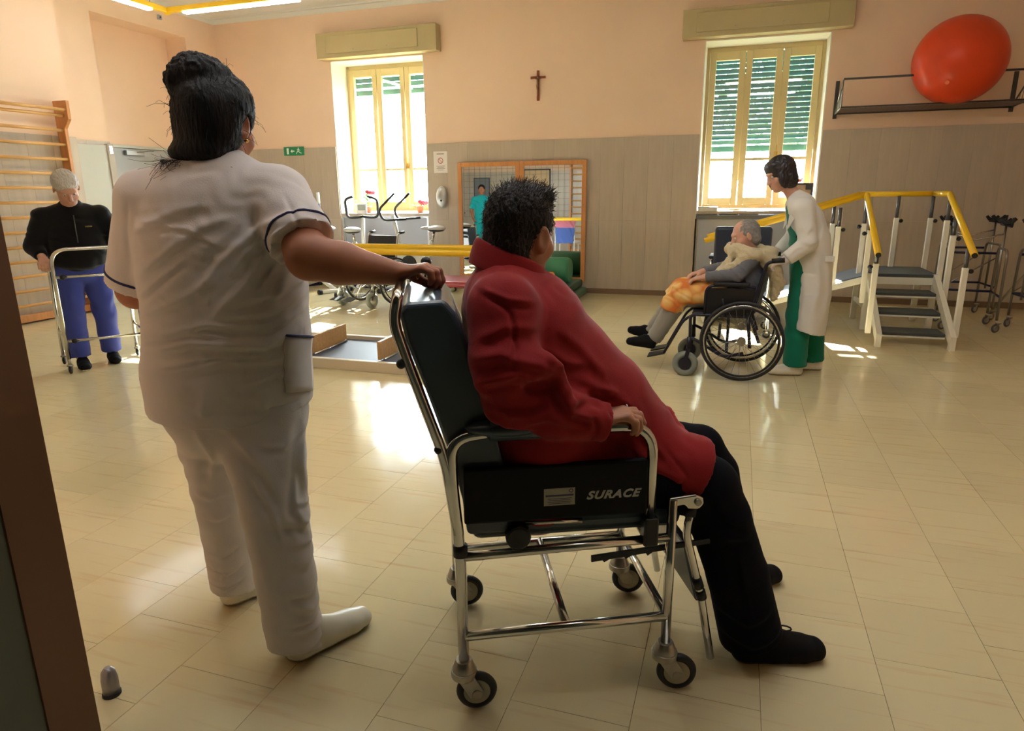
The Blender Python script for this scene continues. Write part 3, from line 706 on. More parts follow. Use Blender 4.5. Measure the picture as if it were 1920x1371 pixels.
MB().tube([(0, 0, 0), (0, 0, .03), (0, 0, .07), (0, 0, .066), (0, 0, .03)], [.04, .07, .085, .078, .06], 20).build('bowl', mat('straw', (214, 196, 140), rough=.7), t)
t = thing('framed_board', 'brown board with a dark edge leaning in the shuttered window', 'board', (.62, 9.3, CT))
MB().box((0, 0, 0), (.2, .03, .36)).build('panel', mat('brown_board', (150, 120, 92), rough=.6), t)
MB().box((.2, -.004, 0), (.225, .034, .38)).box((0, -.004, .36), (.2, .034, .38)).box((.14, -.02, .3), (.22, -.004, .36)).build('edge', BLKPL, t)
t = thing('toy_bird', 'tiny pink figure standing on the brown board edge', 'figurine', (.68, 9.31, CT+.38))
MB().ball((0, 0, .03), .022, 10, 8, (1.4, .8, 1)).ball((.03, 0, .05), .012, 8, 6).build('body', mat('pink_figure', (206, 104, 92), rough=.5), t)
# ================================================================ WHEELCHAIRS
def wheelchair(name, label, loc, rz, frame, seatm, folded=False):
    """x forward, y to its left, origin on the floor under the rear axle"""
    t = thing(name, label, 'wheelchair', loc, rz, None); W_ = .25
    R_ = .295
    for s_ in (-1, 1):
        y = s_*(W_+.045)
        w = MB().torus((0, y, R_), (0, 1, 0), R_-.013, .0125, 56, 8).build('tyre', mat('tyre_dark', (40, 38, 38), rough=.6), t)
        MB().torus((0, y, R_), (0, 1, 0), R_-.034, .007, 48, 6).build('rim', CHROME, w)
        MB().torus((0, y+s_*.035, R_), (0, 1, 0), R_-.045, .008, 48, 6).build('push_rim', BLKPL, w)
        sp = MB()
        for k in range(28):
            a = 2*PI*k/28; b = a+(.35 if k % 2 else -.35)
            sp.tube([(math.cos(b)*.03, y+s_*.015*(1 if k % 4 < 2 else -1), R_+math.sin(b)*.03), (math.cos(a)*(R_-.035), y, R_+math.sin(a)*(R_-.035))], .0016, 4, cap=False)
        o = sp.build('spokes', CHROMED, w); o['kind'] = 'stuff'
        MB().cyl((0, y-.025, R_), (0, y+.025, R_), .03).build('hub', STEEL, w)
        # side frame
        yf = s_*W_
        MB().tube(fillet([(-.12, yf, .28), (-.05, yf, .47), (.37, yf, .47), (.36, yf, .2)], .04), .012, 10).build('side_frame', frame, t)
        MB().tube(fillet([(-.02, yf, .2), (.12, yf, .16), (.3, yf, .27), (.37, yf, .3)], .05), .012, 10).build('lower_bar', frame, t)
        MB().tube([(-.06, yf, .24), (-.03, yf, .5)], .013, 10).build('axle_post', frame, t)
        MB().tube(fillet([(-.04, yf, .46), (-.085, yf, .66), (-.13, yf, .86), (-.2, yf, .875)], .05), .012, 10).build('back_post', frame, t)
        MB().tube([(-.16, yf, .872), (-.245, yf, .88)], .018, 10).build('push_grip', BLKPL, t)
        MB().tube(fillet([(.27, yf, .47), (.27, yf, .685), (.0, yf, .695), (-.07, yf, .68)], .06), .011, 10).build('armrest_frame', frame, t)
        MB().box((-.03, yf-.022, .69), (.22, yf+.022, .715)).build('arm_pad', BLACK, t, bevel=.008)
        MB().box((-.07, yf-.004, .47), (.26, yf+.004, .67)).build('side_panel', BLKPL, t)
        MB().tube([(.12, yf+s_*.02, .47), (.15, yf+s_*.05, .6)], .008).build('brake_lever', frame, t)
        # front caster
        a = MB(); b = MB(); c = Vector((.39, yf, .095))
        a.torus(c, (0, 1, 0), .07, .026, 28, 10)
        b.cyl(c-Vector((0, .02, 0)), c+Vector((0, .02, 0)), .046)
        for q in (-1, 1): b.bar(c+Vector((0, q*.032, 0)), (.37, yf+q*.03, .215), .03, .005, up=(0, 1, 0))
        b.cyl((.37, yf, .2), (.37, yf, .3), .016)
        cc = b.build('caster_fork', frame, t); a.build('caster_tyre', mat('caster_tyre', (128, 134, 126), rough=.6), cc)
        # leg rest
        MB().tube(fillet([(.33, yf*.82, .47), (.42, yf*.8, .42), (.56, yf*.62, .14)], .05), .011, 10).build('leg_rest', frame, t)
        f = MB().obox((.62, yf*.42, .125), (.13, .14, .012), Matrix.Rotation(.25, 3, 'Y')).build('foot_plate', BLKPL, t, bevel=.004)
    MB().box((-.05, -W_+.01, .46), (.36, W_-.01, .49)).build('seat', seatm, t, bevel=.01)
    bk = MB().add([(-.055, -W_, .5), (-.055, W_, .5), (-.08, -W_, .7), (-.1, W_, .7), (-.12, -W_, .84), (-.12, W_, .84), (-.075, -W_, .5), (-.075, W_, .5), (-.14, -W_, .84), (-.14, W_, .84)], [(0, 1, 5, 4), (6, 8, 9, 7), (0, 4, 8, 6), (1, 7, 9, 5), (4, 5, 9, 8), (0, 6, 7, 1)])
    bk.build('backrest', BLACK, t)
    for s_ in (-1, 1): MB().tube([(.1, -s_*W_, .2), (.1, s_*W_, .45)], .011).build('cross_brace', frame, t)
    MB().box((.15, -W_+.02, .3), (.17, W_-.02, .33)).build('calf_strap', BLACK, t)
    return t
wheelchair('wheelchair', 'dark framed wheelchair carrying the person in a cream scarf', (.08, 5.32, 0), PI, mat('dark_blue_frame', (26, 26, 44), rough=.35), BLACK)
wheelchair('wheelchair', 'empty wheelchair with chrome frame and blue seat by the bikes', (-4.32, 7.62, 0), -PI/2-.25, CHROME, mat('blue_seat', (48, 72, 128), rough=.5))

# ================================================================ GERIATRIC CHAIR (the large one in front)
VIN = mat('blue_vinyl', (70, 84, 96), rough=.26, bump=.12, bscale=12, spec=.6)
ang = math.atan2(.425, .905)
gc = thing('geriatric_chair', 'blue vinyl reclining chair on casters under the man in red', 'chair', (-.62, 1.43, 0), ang)
Wd = .46
def T_(pts, r, name, m=CHROME, par=None, rad=0, seg=14):
    return MB().tube(fillet(pts, rad, 8) if rad else pts, r, seg).build(name, m, par or gc)
for k, v in enumerate((0, Wd)):
    T_([(0, v, .12), (-.0, v, .47), (-.015, v, .66), (-.015, v, .775), (.12, v, .79)], .0145, 'rear_post', rad=.07)
    T_([(.12, v, .785), (.5, v, .785), (.5, v, .49)], .0145, 'arm_tube', rad=.085)
    T_([(0, v, .45), (.56, v, .465)], .0125, 'seat_rail')
    T_([(0, v, .215), (.56, v, .225)], .0135, 'lower_rail')
    T_([(.56, v, .12), (.56, v, .575)], .0135, 'front_post')
    MB().tube([(0, v, .455), (0, v, .485)], .019, 14).build('collar', BLKPL, gc)
    MB().box((.48, v-.02, .45), (.52, v+.02, .53)).build('arm_clamp', BLKPL, gc, bevel=.006)
    MB().ball((.13, v, .80), .05, 16, 10, (2.2, .9, .45)).tube([(.08, v, .80), (.32, v, .80)], [.036, .034], 14).build('arm_pad', VIN, gc)
    # side panel, black
    pn = MB().box((.012, v-.012, .545), (.487, v+.012, .695)).build('side_panel', mat('black_panel', (9, 10, 11), rough=.6, spec=.25), gc, bevel=.006)
    if k == 0:
        MB().box((.215, v-.0135, .585), (.295, v-.012, .632)).build('maker_plate', mat('plate_silver', (168, 164, 150), rough=.5), pn)
        ink = mat('plate_ink', (70, 72, 110), rough=.6); li = MB()
        li.box((.219, v-.0138, .61), (.291, v-.0135, .6145))
        for q in range(4): li.box((.224+.003*(q % 2), v-.0138, .603-q*.0045), (.287-.004*(q % 2), v-.0135, .6045-q*.0045))
        li.torus((.285, v-.0137, .624), (0, 1, 0), .0045, .001, 14, 4, .3); li.build('plate_print', ink, pn)
        cu = bpy.data.curves.new('lettering', 'FONT'); cu.body = 'SURACE'; cu.size = .03; cu.shear = .35; cu.extrude = .0006; cu.offset = .0012; cu.space_character = 1.15
        to = bpy.data.objects.new('lettering', cu); col.objects.link(to); bpy.context.view_layer.update(); _me = bpy.data.meshes.new_from_object(to.evaluated_get(bpy.context.evaluated_depsgraph_get())); bpy.data.objects.remove(to); to = bpy.data.objects.new('lettering', _me); col.objects.link(to); to.parent = pn; _me.materials.clear(); _me.materials.append(mat('letter_silver', (176, 178, 172), rough=.4))
        to.rotation_euler = (PI/2, 0, 0); to.location = (.325, v-.013, .597); to.scale = (1.13, 1, 1)
    # casters
    for u_, a_ in ((0, .45), (.56, .25)):
        r_ = .056; cu_ = u_+.032*math.cos(a_-ang+.1); cv_ = v+(-.032 if k == 0 else .0)*.4; n = Vector((-math.sin(-ang+a_), math.cos(-ang+a_), 0)); d = Vector((n.y, -n.x, 0))
        c = Vector((cu_, cv_, r_)); wl_ = MB().torus(c, n, r_-.013, .0125, 32, 8)
        fk = MB().cyl((u_, v, .112), (u_, v, .145), .034, .022, 18).cyl((u_, v, .095), (u_, v, .115), .036, seg=18)
        for q in (-1, 1):
            p0 = Vector((u_, v, .105))+n*q*.021; p1 = c+n*q*.021
            fk.bar(p0, p1, .042, .004, up=n); fk.cyl(p1-n*.003, p1+n*.003, .014)
        fk.cyl(c-n*.022, c+n*.022, .005)
        fo = fk.build('caster_fork', STEEL, gc, bevel=.0015)
        wo_ = wl_.build('tyre', mat('caster_rubber', (34, 34, 35), rough=.5), fo)
        MB().cyl(c-n*.011, c+n*.011, r_-.02, seg=24).build('wheel_disc', mat('wheel_cream', (176, 170, 150), rough=.45), wo_)
# cross members
T_([(.56, 0, .225), (.56, Wd, .225)], .0125, 'cross_tube'); T_([(0, 0, .3), (0, Wd, .3)], .0125, 'cross_tube'); T_([(.28, 0, .22), (.28, Wd, .222)], .0125, 'cross_tube')
T_([(.5, .02, .46), (.5, Wd-.02, .46)], .012, 'cross_tube')
# seat
MB().box((.03, .025, .475), (.6, Wd-.025, .545)).build('seat', VIN, gc, bevel=.028, bseg=4)
# reclining back: frame tube behind and upholstered pad
T_([(-.0, .0, .47), (-.03, 0, .72), (-.112, 0, .98), (-.138, 0, 1.07), (-.125, 0, 1.13), (-.125, Wd, 1.13), (-.138, Wd, 1.07), (-.03, Wd, .72), (0, Wd, .47)], .0135, 'back_frame', rad=.05)
T_([(-.07, Wd+.012, 1.0), (-.06, Wd+.012, 1.15)], .012, 'push_handle'); MB().ball((-.06, Wd+.012, 1.16), .0165).build('handle_cap', BLKPL, gc)
bp_ = [(.07, .5), (.13, .52), (.065, .8), (.0, 1.08), (-.03, 1.155), (-.1, 1.165), (-.125, 1.14), (-.12, 1.07), (-.02, .72), (.03, .52)]
bp_ = [(.02, .50), (.14, .50), (.125, .66), (.095, .84), (.055, 1.0), (.025, 1.085), (.0, 1.115), (-.09, 1.11), (-.108, 1.09), (-.095, 1.02), (-.06, .9), (-.015, .72), (.01, .6)]
bp_ = [(a_-.018*min(1, max(0, (b_-.7)/.3)), b_) for a_, b_ in bp_]
m_ = MB().prism(bp_, 1, .014, Wd-.014); m_.build('backrest', VIN, gc, bevel=.02, bseg=4)
for z_, x_ in ((.97, -.125), (.75, -.045)): MB().ball((x_, -.004, z_), .012, 12, 8).build('frame_bolt', BLKPL, gc)
# recline lever under the seat
MB().box((.06, .03, .515), (.2, .045, .545)).build('lever_bracket', STEEL, gc, bevel=.003)
MB().tube([(.17, .012, .53), (.32, .012, .525)], .007).build('lever_rod', CHROME, gc)
MB().cyl((.15, -.012, .497), (.15, .03, .497), .033, seg=24).build('lever_knob', BLKPL, gc, bevel=.006)
# leg-rest pivots, struts and notched bar
for v in (0, Wd):
    MB().prism([(.548, .555), (.548, .58), (.62, .587), (.64, .578), (.643, .56), (.63, .545), (.60, .548), (.59, .56)], 1, v-.009, v+.009).build('pivot_plate', CHROME, gc, bevel=.004)
    MB().cyl((.625, v-.014, .566), (.625, v+.014, .566), .009).build('pivot_bolt', STEEL, gc)
    T_([(.62, v+.01, .555), (.605, v+.01, .47), (.66, v+.01, .27), (.70, v+.01, .07)], .011, 'leg_strut', rad=.03)
    for a_, b_ in (((.618, v+.01, .548), (.614, v+.01, .52)), ((.642, v+.01, .33), (.652, v+.01, .30)), ((.655, v+.01, .29), (.662, v+.01, .265))): MB().tube([a_, b_], .0145, 12).build('strut_sleeve', BLKPL, gc)
nb = [(.35, .395), (.38, .398), (.385, .392), (.40, .40), (.44, .404), (.445, .397), (.46, .406), (.5, .41), (.505, .402), (.52, .412), (.68, .425), (.68, .44), (.35, .412)]
for v in (.02, ): MB().prism(nb, 1, v, v+.008).build('notched_bar', BLKPL, gc)
MB().obox((.645, Wd/2, .33), (.02, Wd-.08, .2), Matrix.Rotation(-.25, 3, 'Y')).build('calf_pad', VIN, gc, bevel=.008)

# second geriatric chair, navy, standing behind the wheelchair
nv = thing('high_back_chair', 'navy high backed armchair behind the person in the cream scarf', 'chair', (-.2, 6.6, 0), 0)
NV = mat('navy_vinyl', (34, 42, 62), rough=.4)
MB().box((0, 0, .52), (.5, .1, 1.03)).build('backrest', NV, nv, bevel=.03, bseg=4)
MB().box((0.01, .06, .42), (.49, .52, .52)).build('seat', NV, nv, bevel=.025, bseg=3)
for x in (-.02, .52):
    MB().tube(fillet([(x, .02, .06), (x, .02, .72), (x, .48, .72), (x, .48, .06)], .06), .013, 10).build('side_frame', CHROME, nv)
    MB().box((x-.025, .08, .725), (x+.025, .42, .755)).build('arm_pad', NV, nv, bevel=.01)
    for y in (.02, .48):
        a = MB(); b = MB(); a.torus((x, y, .04), (0, 1, 0), .03, .011, 20, 8); b.cyl((x, y, .03), (x, y, .09), .014).cyl((x, y-.012, .04), (x, y+.012, .04), .018)
        c = b.build('caster', STEEL, nv); a.build('tyre', BLACK, c)
MB().tube([(-.02, .48, .42), (.52, .48, .42)], .012).build('cross_tube', CHROME, nv)

# ================================================================ WALKING FRAME of the old man
wf = thing('walking_frame', 'chrome walking frame on small casters held by the white haired man', 'walker', (-4.93, 3.78, 0), 0)
A = Vector((0, 0, 0)); B = Vector((.33, .43, 0)); C_ = Vector((-.62, .40, 0))     # near left caster, near right, far left
Dd = C_+B-A
def wt(pts, r, nm, m=CHROME, rad=0): return MB().tube(fillet(pts, rad, 7) if rad else pts, r, 12).build(nm, m, wf)
z = lambda v, h: v+Vector((0, 0, h))
ctr = (B+A)/2
wt([z(A, .12), z(A, .97), z(B, .97), z(B, .12)], .0155, 'front_hoop', rad=.12)
wt([z(C_*.55, .12), z(C_*.42, .80), z(A*.8+C_*.04, .84)], .014, 'side_tube', rad=.05)
wt([z(B+C_*.55, .12), z(B+C_*.42, .80), z(B+C_*.04, .84)], .014, 'side_tube', rad=.05)
wt([z(A, .76)-(B-A)*.0, z(B, .76)], .011, 'front_bar'); wt([z(A, .26), z(B, .26)], .011, 'front_bar')
wt([z(A, .3), z(C_*.53, .3)], .011, 'side_bar'); wt([z(B, .3), z(B+C_*.53, .3)], .011, 'side_bar')
dAB = (B-A).normalized()
for q in (z(A, .76)+dAB*.055, z(A, .26)+dAB*.06, z(B, .26)+dAB*.0): MB().ball(q, .024, 12, 8, (1.1, 1, .9)).build('clamp_knob', BLKPL, wf)
for s_ in (.0, 1.): MB().tube([z(A*(1-s_)+B*s_+C_*.08, .845), z(A*(1-s_)+B*s_+C_*.34, .82)], .018, 12).build('hand_grip', BLKPL, wf)
for q in (A, B, C_*.55, B+C_*.55):
    a = MB(); b = MB(); a.torus((q.x, q.y, .036), (.7, .7, 0), .025, .011, 20, 8); b.cyl((q.x, q.y, .06), (q.x, q.y, .13), .013).ball((q.x, q.y, .07), .024, 10, 8, (1, 1, .6)).cyl((q.x-.01, q.y-.01, .036), (q.x+.01, q.y+.01, .036), .02)
    c = b.build('caster', STEEL, wf); a.build('tyre', BLACK, c)

# door stop on the floor, chair and blanket seen in the mirror
t = thing('door_stop', 'small chrome and black door stop on the floor by the doorway', 'door stop', (-1.585, 1.165, 0))
MB().tube([(0, 0, .004), (0, 0, .05), (0, 0, .075), (0, 0, .088)], [.022, .022, .018, .008], 20).build('dome', mat('satin_cap', (150, 146, 150), rough=.3, metal=.7), t)
MB().tube([(0, 0, 0), (0, 0, .008)], [.024, .024], 20).build('rubber_foot', BLACK, t)
# ================================================================ FIGURES: signed-distance modelling and surface nets
def nrm(v): v = np.asarray(v, float); return v/np.linalg.norm(v)
class Field:
    def __init__(s, lo, hi, h):
        s.h = h; s.lo = np.array(lo, float); s.n = np.ceil((np.array(hi)-s.lo)/h).astype(int)+1
        s.D = np.full(s.n, .5, np.float32)
    def region(s, lo, hi):
        a = np.maximum(np.floor((np.array(lo)-s.lo)/s.h).astype(int), 0); b = np.minimum(np.ceil((np.array(hi)-s.lo)/s.h).astype(int)+1, s.n)
        if np.any(b <= a): return None
        g = [(s.lo[i]+np.arange(a[i], b[i])*s.h).astype(np.float32) for i in range(3)]
        return tuple(slice(a[i], b[i]) for i in range(3)), g[0][:, None, None], g[1][None, :, None], g[2][None, None, :]
    def _mix(s, sl, d, k, op):
        D = s.D[sl]
        if op == 'sub': d = -d; D2 = D
        if op == 'add':
            if k <= 0: s.D[sl] = np.minimum(D, d)
            else:
                h = np.clip(.5+.5*(D-d)/k, 0, 1); s.D[sl] = D+(d-D)*h-k*h*(1-h)
        else:
            k = max(k, 1e-4); h = np.clip(.5-.5*(D-d)/k, 0, 1); s.D[sl] = D+(d-D)*h+k*h*(1-h)
    def tube(s, pts, rad, k=.02, side=None, op='add', flat=(0, 0), fd=(None, None)):
        P = [np.array(p, float) for p in pts]; n = len(P)
        Rr = [(q, q) if np.isscalar(q) else tuple(q) for q in (rad if isinstance(rad, (list, tuple)) and not (len(rad) == 2 and n != 2) else [rad]*n)]
        m = max(max(q) for q in Rr)+k+2*s.h
        r = s.region(np.min(P, 0)-m, np.max(P, 0)+m)
        if r is None: return s
        sl, X, Y, Z = r; dd = None
        for i in range(n-1):
            a, b = P[i], P[i+1]; ab = b-a; L2 = ab@ab
            ax = ab/np.sqrt(L2); sd = np.array(side if side is not None else (1, 0, 0), float)
            sd = sd-ax*(sd@ax)
            if np.linalg.norm(sd) < .1: sd = np.array((0, 1., 0)); sd = sd-ax*(sd@ax)
            sd = sd/np.linalg.norm(sd); w = np.cross(ax, sd)
            x, y, z = X-a[0], Y-a[1], Z-a[2]
            t = np.clip((x*ab[0]+y*ab[1]+z*ab[2])/L2, 0, 1)
            if Rr[i][0] == Rr[i][1] and Rr[i+1][0] == Rr[i+1][1]:
                d = np.sqrt((x-ab[0]*t)**2+(y-ab[1]*t)**2+(z-ab[2]*t)**2)-(Rr[i][0]+(Rr[i+1][0]-Rr[i][0])*t)
            else:
                u = x*sd[0]+y*sd[1]+z*sd[2]; v = x*w[0]+y*w[1]+z*w[2]; e = x*ax[0]+y*ax[1]+z*ax[2]-t*np.sqrt(L2)
                ru = Rr[i][0]+(Rr[i+1][0]-Rr[i][0])*t; rv = Rr[i][1]+(Rr[i+1][1]-Rr[i][1])*t; re = np.minimum(ru, rv)
                k0 = np.sqrt((u/ru)**2+(v/rv)**2+(e/re)**2); k1 = np.sqrt((u/ru**2)**2+(v/rv**2)**2+(e/re**2)**2)
                d = np.where(k1 > 1e-3, k0*(k0-1)/np.maximum(k1, 1e-3), -re)
            if dd is None: dd = d
            else:
                kk = .012; h = np.clip(.5+.5*(dd-d)/kk, 0, 1); dd = dd+(d-dd)*h-kk*h*(1-h)
        for q, (a, b) in enumerate(((P[0], P[1]), (P[-1], P[-2]))):
            if flat[q]:
                n_ = nrm(a-b) if fd[q] is None else nrm(fd[q]); e = (X-a[0])*n_[0]+(Y-a[1])*n_[1]+(Z-a[2])*n_[2]; dd = np.maximum(dd, e)
        s._mix(sl, dd.astype(np.float32), k, op); return s
    def ell(s, c, r, R=None, k=.02, op='add'):
        """R rows = the ellipsoid's own axes"""
        c = np.array(c, float); m = max(r)+k+2*s.h; q = s.region(c-m, c+m)
        if q is None: return s
        sl, X, Y, Z = q; x, y, z = X-c[0], Y-c[1], Z-c[2]; R = np.eye(3) if R is None else np.array(R)
        p = [x*R[i][0]+y*R[i][1]+z*R[i][2] for i in range(3)]
        k0 = np.sqrt(sum((p[i]/r[i])**2 for i in range(3))); k1 = np.sqrt(sum((p[i]/r[i]**2)**2 for i in range(3)))
        d = np.where(k1 > 1e-3, k0*(k0-1)/np.maximum(k1, 1e-3), -min(r))
        s._mix(sl, d.astype(np.float32), k, op); return s
    def cut(s, p, n, k=.002, lo=None, hi=None):
        """keep the side opposite to n"""
        n = nrm(n); q = s.region(s.lo if lo is None else lo, s.lo+s.n*s.h if hi is None else hi); sl, X, Y, Z = q
        d = (X-p[0])*n[0]+(Y-p[1])*n[1]+(Z-p[2])*n[2]
        s._mix(sl, (-d).astype(np.float32)*np.float32(1), k, 'sub'); return s
    def shell(s, t):
        s.D = np.maximum(s.D, -(s.D+t)); return s
    def mesh(s):
        D = s.D; S = D < 0; h = s.h
        def c8(A, i, j, k): return A[i:A.shape[0]-1+i, j:A.shape[1]-1+j, k:A.shape[2]-1+k]
        cnt = np.zeros(tuple(x-1 for x in D.shape), np.int8)
        for i in (0, 1):
            for j in (0, 1):
                for k in (0, 1): cnt += c8(S, i, j, k)
        mixed = (cnt > 0) & (cnt < 8); idx = np.argwhere(mixed); N = len(idx)
        vid = np.full(mixed.shape, -1, np.int32); vid[mixed] = np.arange(N)
        acc = np.zeros((N, 3)); num = np.zeros(N)
        C = {}
        for i in (0, 1):
            for j in (0, 1):
                for k in (0, 1): C[i, j, k] = D[idx[:, 0]+i, idx[:, 1]+j, idx[:, 2]+k].astype(float)
        for a in C:
            for ax in range(3):
                if a[ax] == 0:
                    b = list(a); b[ax] = 1; b = tuple(b); da, db = C[a], C[b]; m = (da < 0) != (db < 0)
                    t = np.where(m, da/np.where(m, da-db, 1), 0); p = np.array(a, float)[None, :].repeat(N, 0); p[:, ax] += t
                    acc += p*m[:, None]; num += m
        V = s.lo+(idx+acc/num[:, None])*h
        F = []
        for ax in range(3):
            o = [q for q in range(3) if q != ax]
            sl0 = [slice(None)]*3; sl1 = [slice(None)]*3; sl0[ax] = slice(0, -1); sl1[ax] = slice(1, None)
            A = S[tuple(sl0)]; B = S[tuple(sl1)]; E = np.argwhere(A != B)
            ok = np.all([(E[:, q] > 0) & (E[:, q] < D.shape[q]-1) for q in o], 0); E = E[ok]
            sg = A[tuple(E.T)]; q = []
            for d0, d1 in ((-1, -1), (0, -1), (0, 0), (-1, 0)):
                c = E.copy(); c[:, o[0]] += d0; c[:, o[1]] += d1; q.append(vid[c[:, 0], c[:, 1], c[:, 2]])
            q = np.array(q).T; flip = sg if ax != 1 else ~sg
            q[~flip] = q[~flip][:, ::-1]; F.append(q)
        return V, np.concatenate(F)
def normals(V, F):
    fn = np.cross(V[F[:, 2]]-V[F[:, 0]], V[F[:, 3]]-V[F[:, 1]]); n = np.zeros_like(V)
    for i in range(4): np.add.at(n, F[:, i], fn)
    return n/np.maximum(np.linalg.norm(n, axis=1), 1e-12)[:, None]
def smooth(V, F, it=1, lam=.5):
    for _ in range(it):
        a = np.zeros_like(V); c = np.zeros(len(V))
        for i in range(4):
            j = (i+1) % 4; np.add.at(a, F[:, i], V[F[:, j]]); np.add.at(a, F[:, j], V[F[:, i]]); np.add.at(c, F[:, i], 1); np.add.at(c, F[:, j], 1)
        V = V+lam*(a/np.maximum(c, 1)[:, None]-V)
    return V
def folds(V, N, lst, o, a, toward):
    """lst: (polyline of (s, z), depth, width, kind); s along axis a from o; acts on the side facing 'toward'; kind 'v' groove, 's' overlapping fold, 'r' ridge"""
    S = (V-np.array(o))@np.array(a, float); Z = V[:, 2]; m = np.clip((N@nrm(toward))*1.6+.15, 0, 1); disp = np.zeros(len(V))
    for poly, dep, w, kind in lst:
        P = np.array(poly, float); seg = np.linalg.norm(np.diff(P, axis=0), axis=1); tot = seg.sum(); best = np.full(len(V), 9.); sgn = np.ones(len(V)); tt = np.zeros(len(V)); L = 0
        for i in range(len(P)-1):
            ab = P[i+1]-P[i]; x = S-P[i][0]; z = Z-P[i][1]; t = np.clip((x*ab[0]+z*ab[1])/(ab@ab), 0, 1)
            dx, dz = x-ab[0]*t, z-ab[1]*t; d = np.hypot(dx, dz); q = d < best
            best = np.where(q, d, best); sgn = np.where(q, np.sign(ab[0]*dz-ab[1]*dx), sgn); tt = np.where(q, (L+t*seg[i])/tot, tt); L += seg[i]
        win = np.clip(np.sin(PI*np.clip(tt, .02, .98))*1.8, 0, 1)
        e = best/w; g_ = np.exp(-e*e)
        if kind == 'v': disp -= dep*g_*win
        elif kind == 'r': disp += dep*g_*win
        else: disp += dep*sgn*e*g_*2.33*.6*win-dep*.35*np.exp(-(e*2.2)**2)*win
    return V+N*(disp*m)[:, None]
def wrink(V, N, amp, wl, d, seed=0, c=None, r=None, warp=1.2):
    rs = np.random.RandomState(seed); d = nrm(d); ph = V@d*2*PI/wl
    for _ in range(4): q = rs.normal(size=3); ph = ph+warp*np.sin(V@q*(2.2/wl*.12*2*PI)+rs.rand()*6)
    env = .55+.45*np.sin(V@rs.normal(size=3)*9+rs.rand()*6)
    w = amp*np.sin(ph)*env
    if c is not None: w = w*np.exp(-(np.linalg.norm(V-np.array(c), axis=1)/r)**2)
    return V+N*w[:, None]
def to_obj(name, V, F, mats, parent, off, idx=None, sub=0):
    me = bpy.data.meshes.new(name); V = V-np.array(off)
    me.vertices.add(len(V)); me.vertices.foreach_set('co', V.astype(np.float32).ravel())
    me.loops.add(len(F)*4); me.loops.foreach_set('vertex_index', F.astype(np.int32).ravel())
    me.polygons.add(len(F)); me.polygons.foreach_set('loop_start', np.arange(0, len(F)*4, 4, dtype=np.int32)); me.polygons.foreach_set('loop_total', np.full(len(F), 4, np.int32))
    me.polygons.foreach_set('use_smooth', np.ones(len(F), bool))
    for m in (mats if isinstance(mats, (list, tuple)) else [mats]): me.materials.append(m)
    if idx is not None: me.polygons.foreach_set('material_index', idx.astype(np.int32))
    me.update(); me.validate()
    o = bpy.data.objects.new(name, me); col.objects.link(o); o.parent = parent
    return o
def centers(V, F): return V[F].mean(1)

def frame(f, up=(0, 0, 1)):
    f = nrm(f); r = nrm(np.cross(f, up)); u = np.cross(r, f); return r, f, u
def head_skin(F, c, f, up=(0, 0, 1), s=1.0, k=.015, jaw=1.0, ears=True):
    r, f, u = frame(f, up); R = [r, f, u]; c = np.array(c, float)
    P = lambda x, y, z: c+(r*x+f*y+u*z)*s
    F.ell(P(0, -.012, .032), (.074*s, .094*s, .083*s), R, k)
    F.ell(P(0, .022, -.03), (.058*s*jaw, .068*s, .085*s), R, .03)
    F.ell(P(0, .06, -.092), (.027*s*jaw, .026*s, .02*s), R, .03)
    F.ell(P(-.036, .05, -.035), (.026*s, .028*s, .024*s), R, .02); F.ell(P(.036, .05, -.035), (.026*s, .028*s, .024*s), R, .02)
    F.ell(P(0, .078, .028), (.05*s, .018*s, .014*s), R, .015)
    for q in (-1, 1): F.ell(P(q*.031, .096, .004), (.016*s, .013*s, .011*s), R, .012, 'sub')
    F.tube([P(0, .086, .012), P(0, .106, -.028)], [.008*s, .0125*s], .01)
    F.ell(P(0, .102, -.034), (.017*s, .011*s, .009*s), R, .008)
    F.ell(P(0, .087, -.058), (.024*s, .011*s, .0065*s), R, .006); F.ell(P(0, .085, -.069), (.021*s, .011*s, .007*s), R, .006)
    F.tube([P(-.02, .094, -.0635), P(0, .1, -.063), P(.02, .094, -.0635)], .0022*s, .003, op='sub')
    if ears:
        for q in (-1, 1):
            e = P(q*.077, -.008, -.008); Re = [nrm(r*.9*q-f*.45), nrm(f*.9+r*.45*q), u]
            F.ell(e, (.009*s, .019*s, .033*s), Re, .006); F.ell(e+Re[0]*.008*s+np.array(u)*.003, (.006*s, .011*s, .021*s), Re, .004, 'sub')
            F.ell(e+Re[0]*.002-np.array(u)*.024*s, (.006*s, .009*s, .01*s), Re, .006)
def eyes(parent, off, c, f, up=(0, 0, 1), s=1.0):
    r, f, u = frame(f, up); c = np.array(c, float)
    for q in (-1, 1):
        p = c+(r*q*.031+f*.0795+u*.004)*s-np.array(off)
        e = MB().ball(p, .0108*s, 12, 8).build('eye', mat('eye_white', (196, 184, 174), rough=.3), parent)
        MB().ball(p+f*.0046*s, .0068*s, 10, 8).build('iris', mat('iris_brown', (56, 36, 24), rough=.2), e)
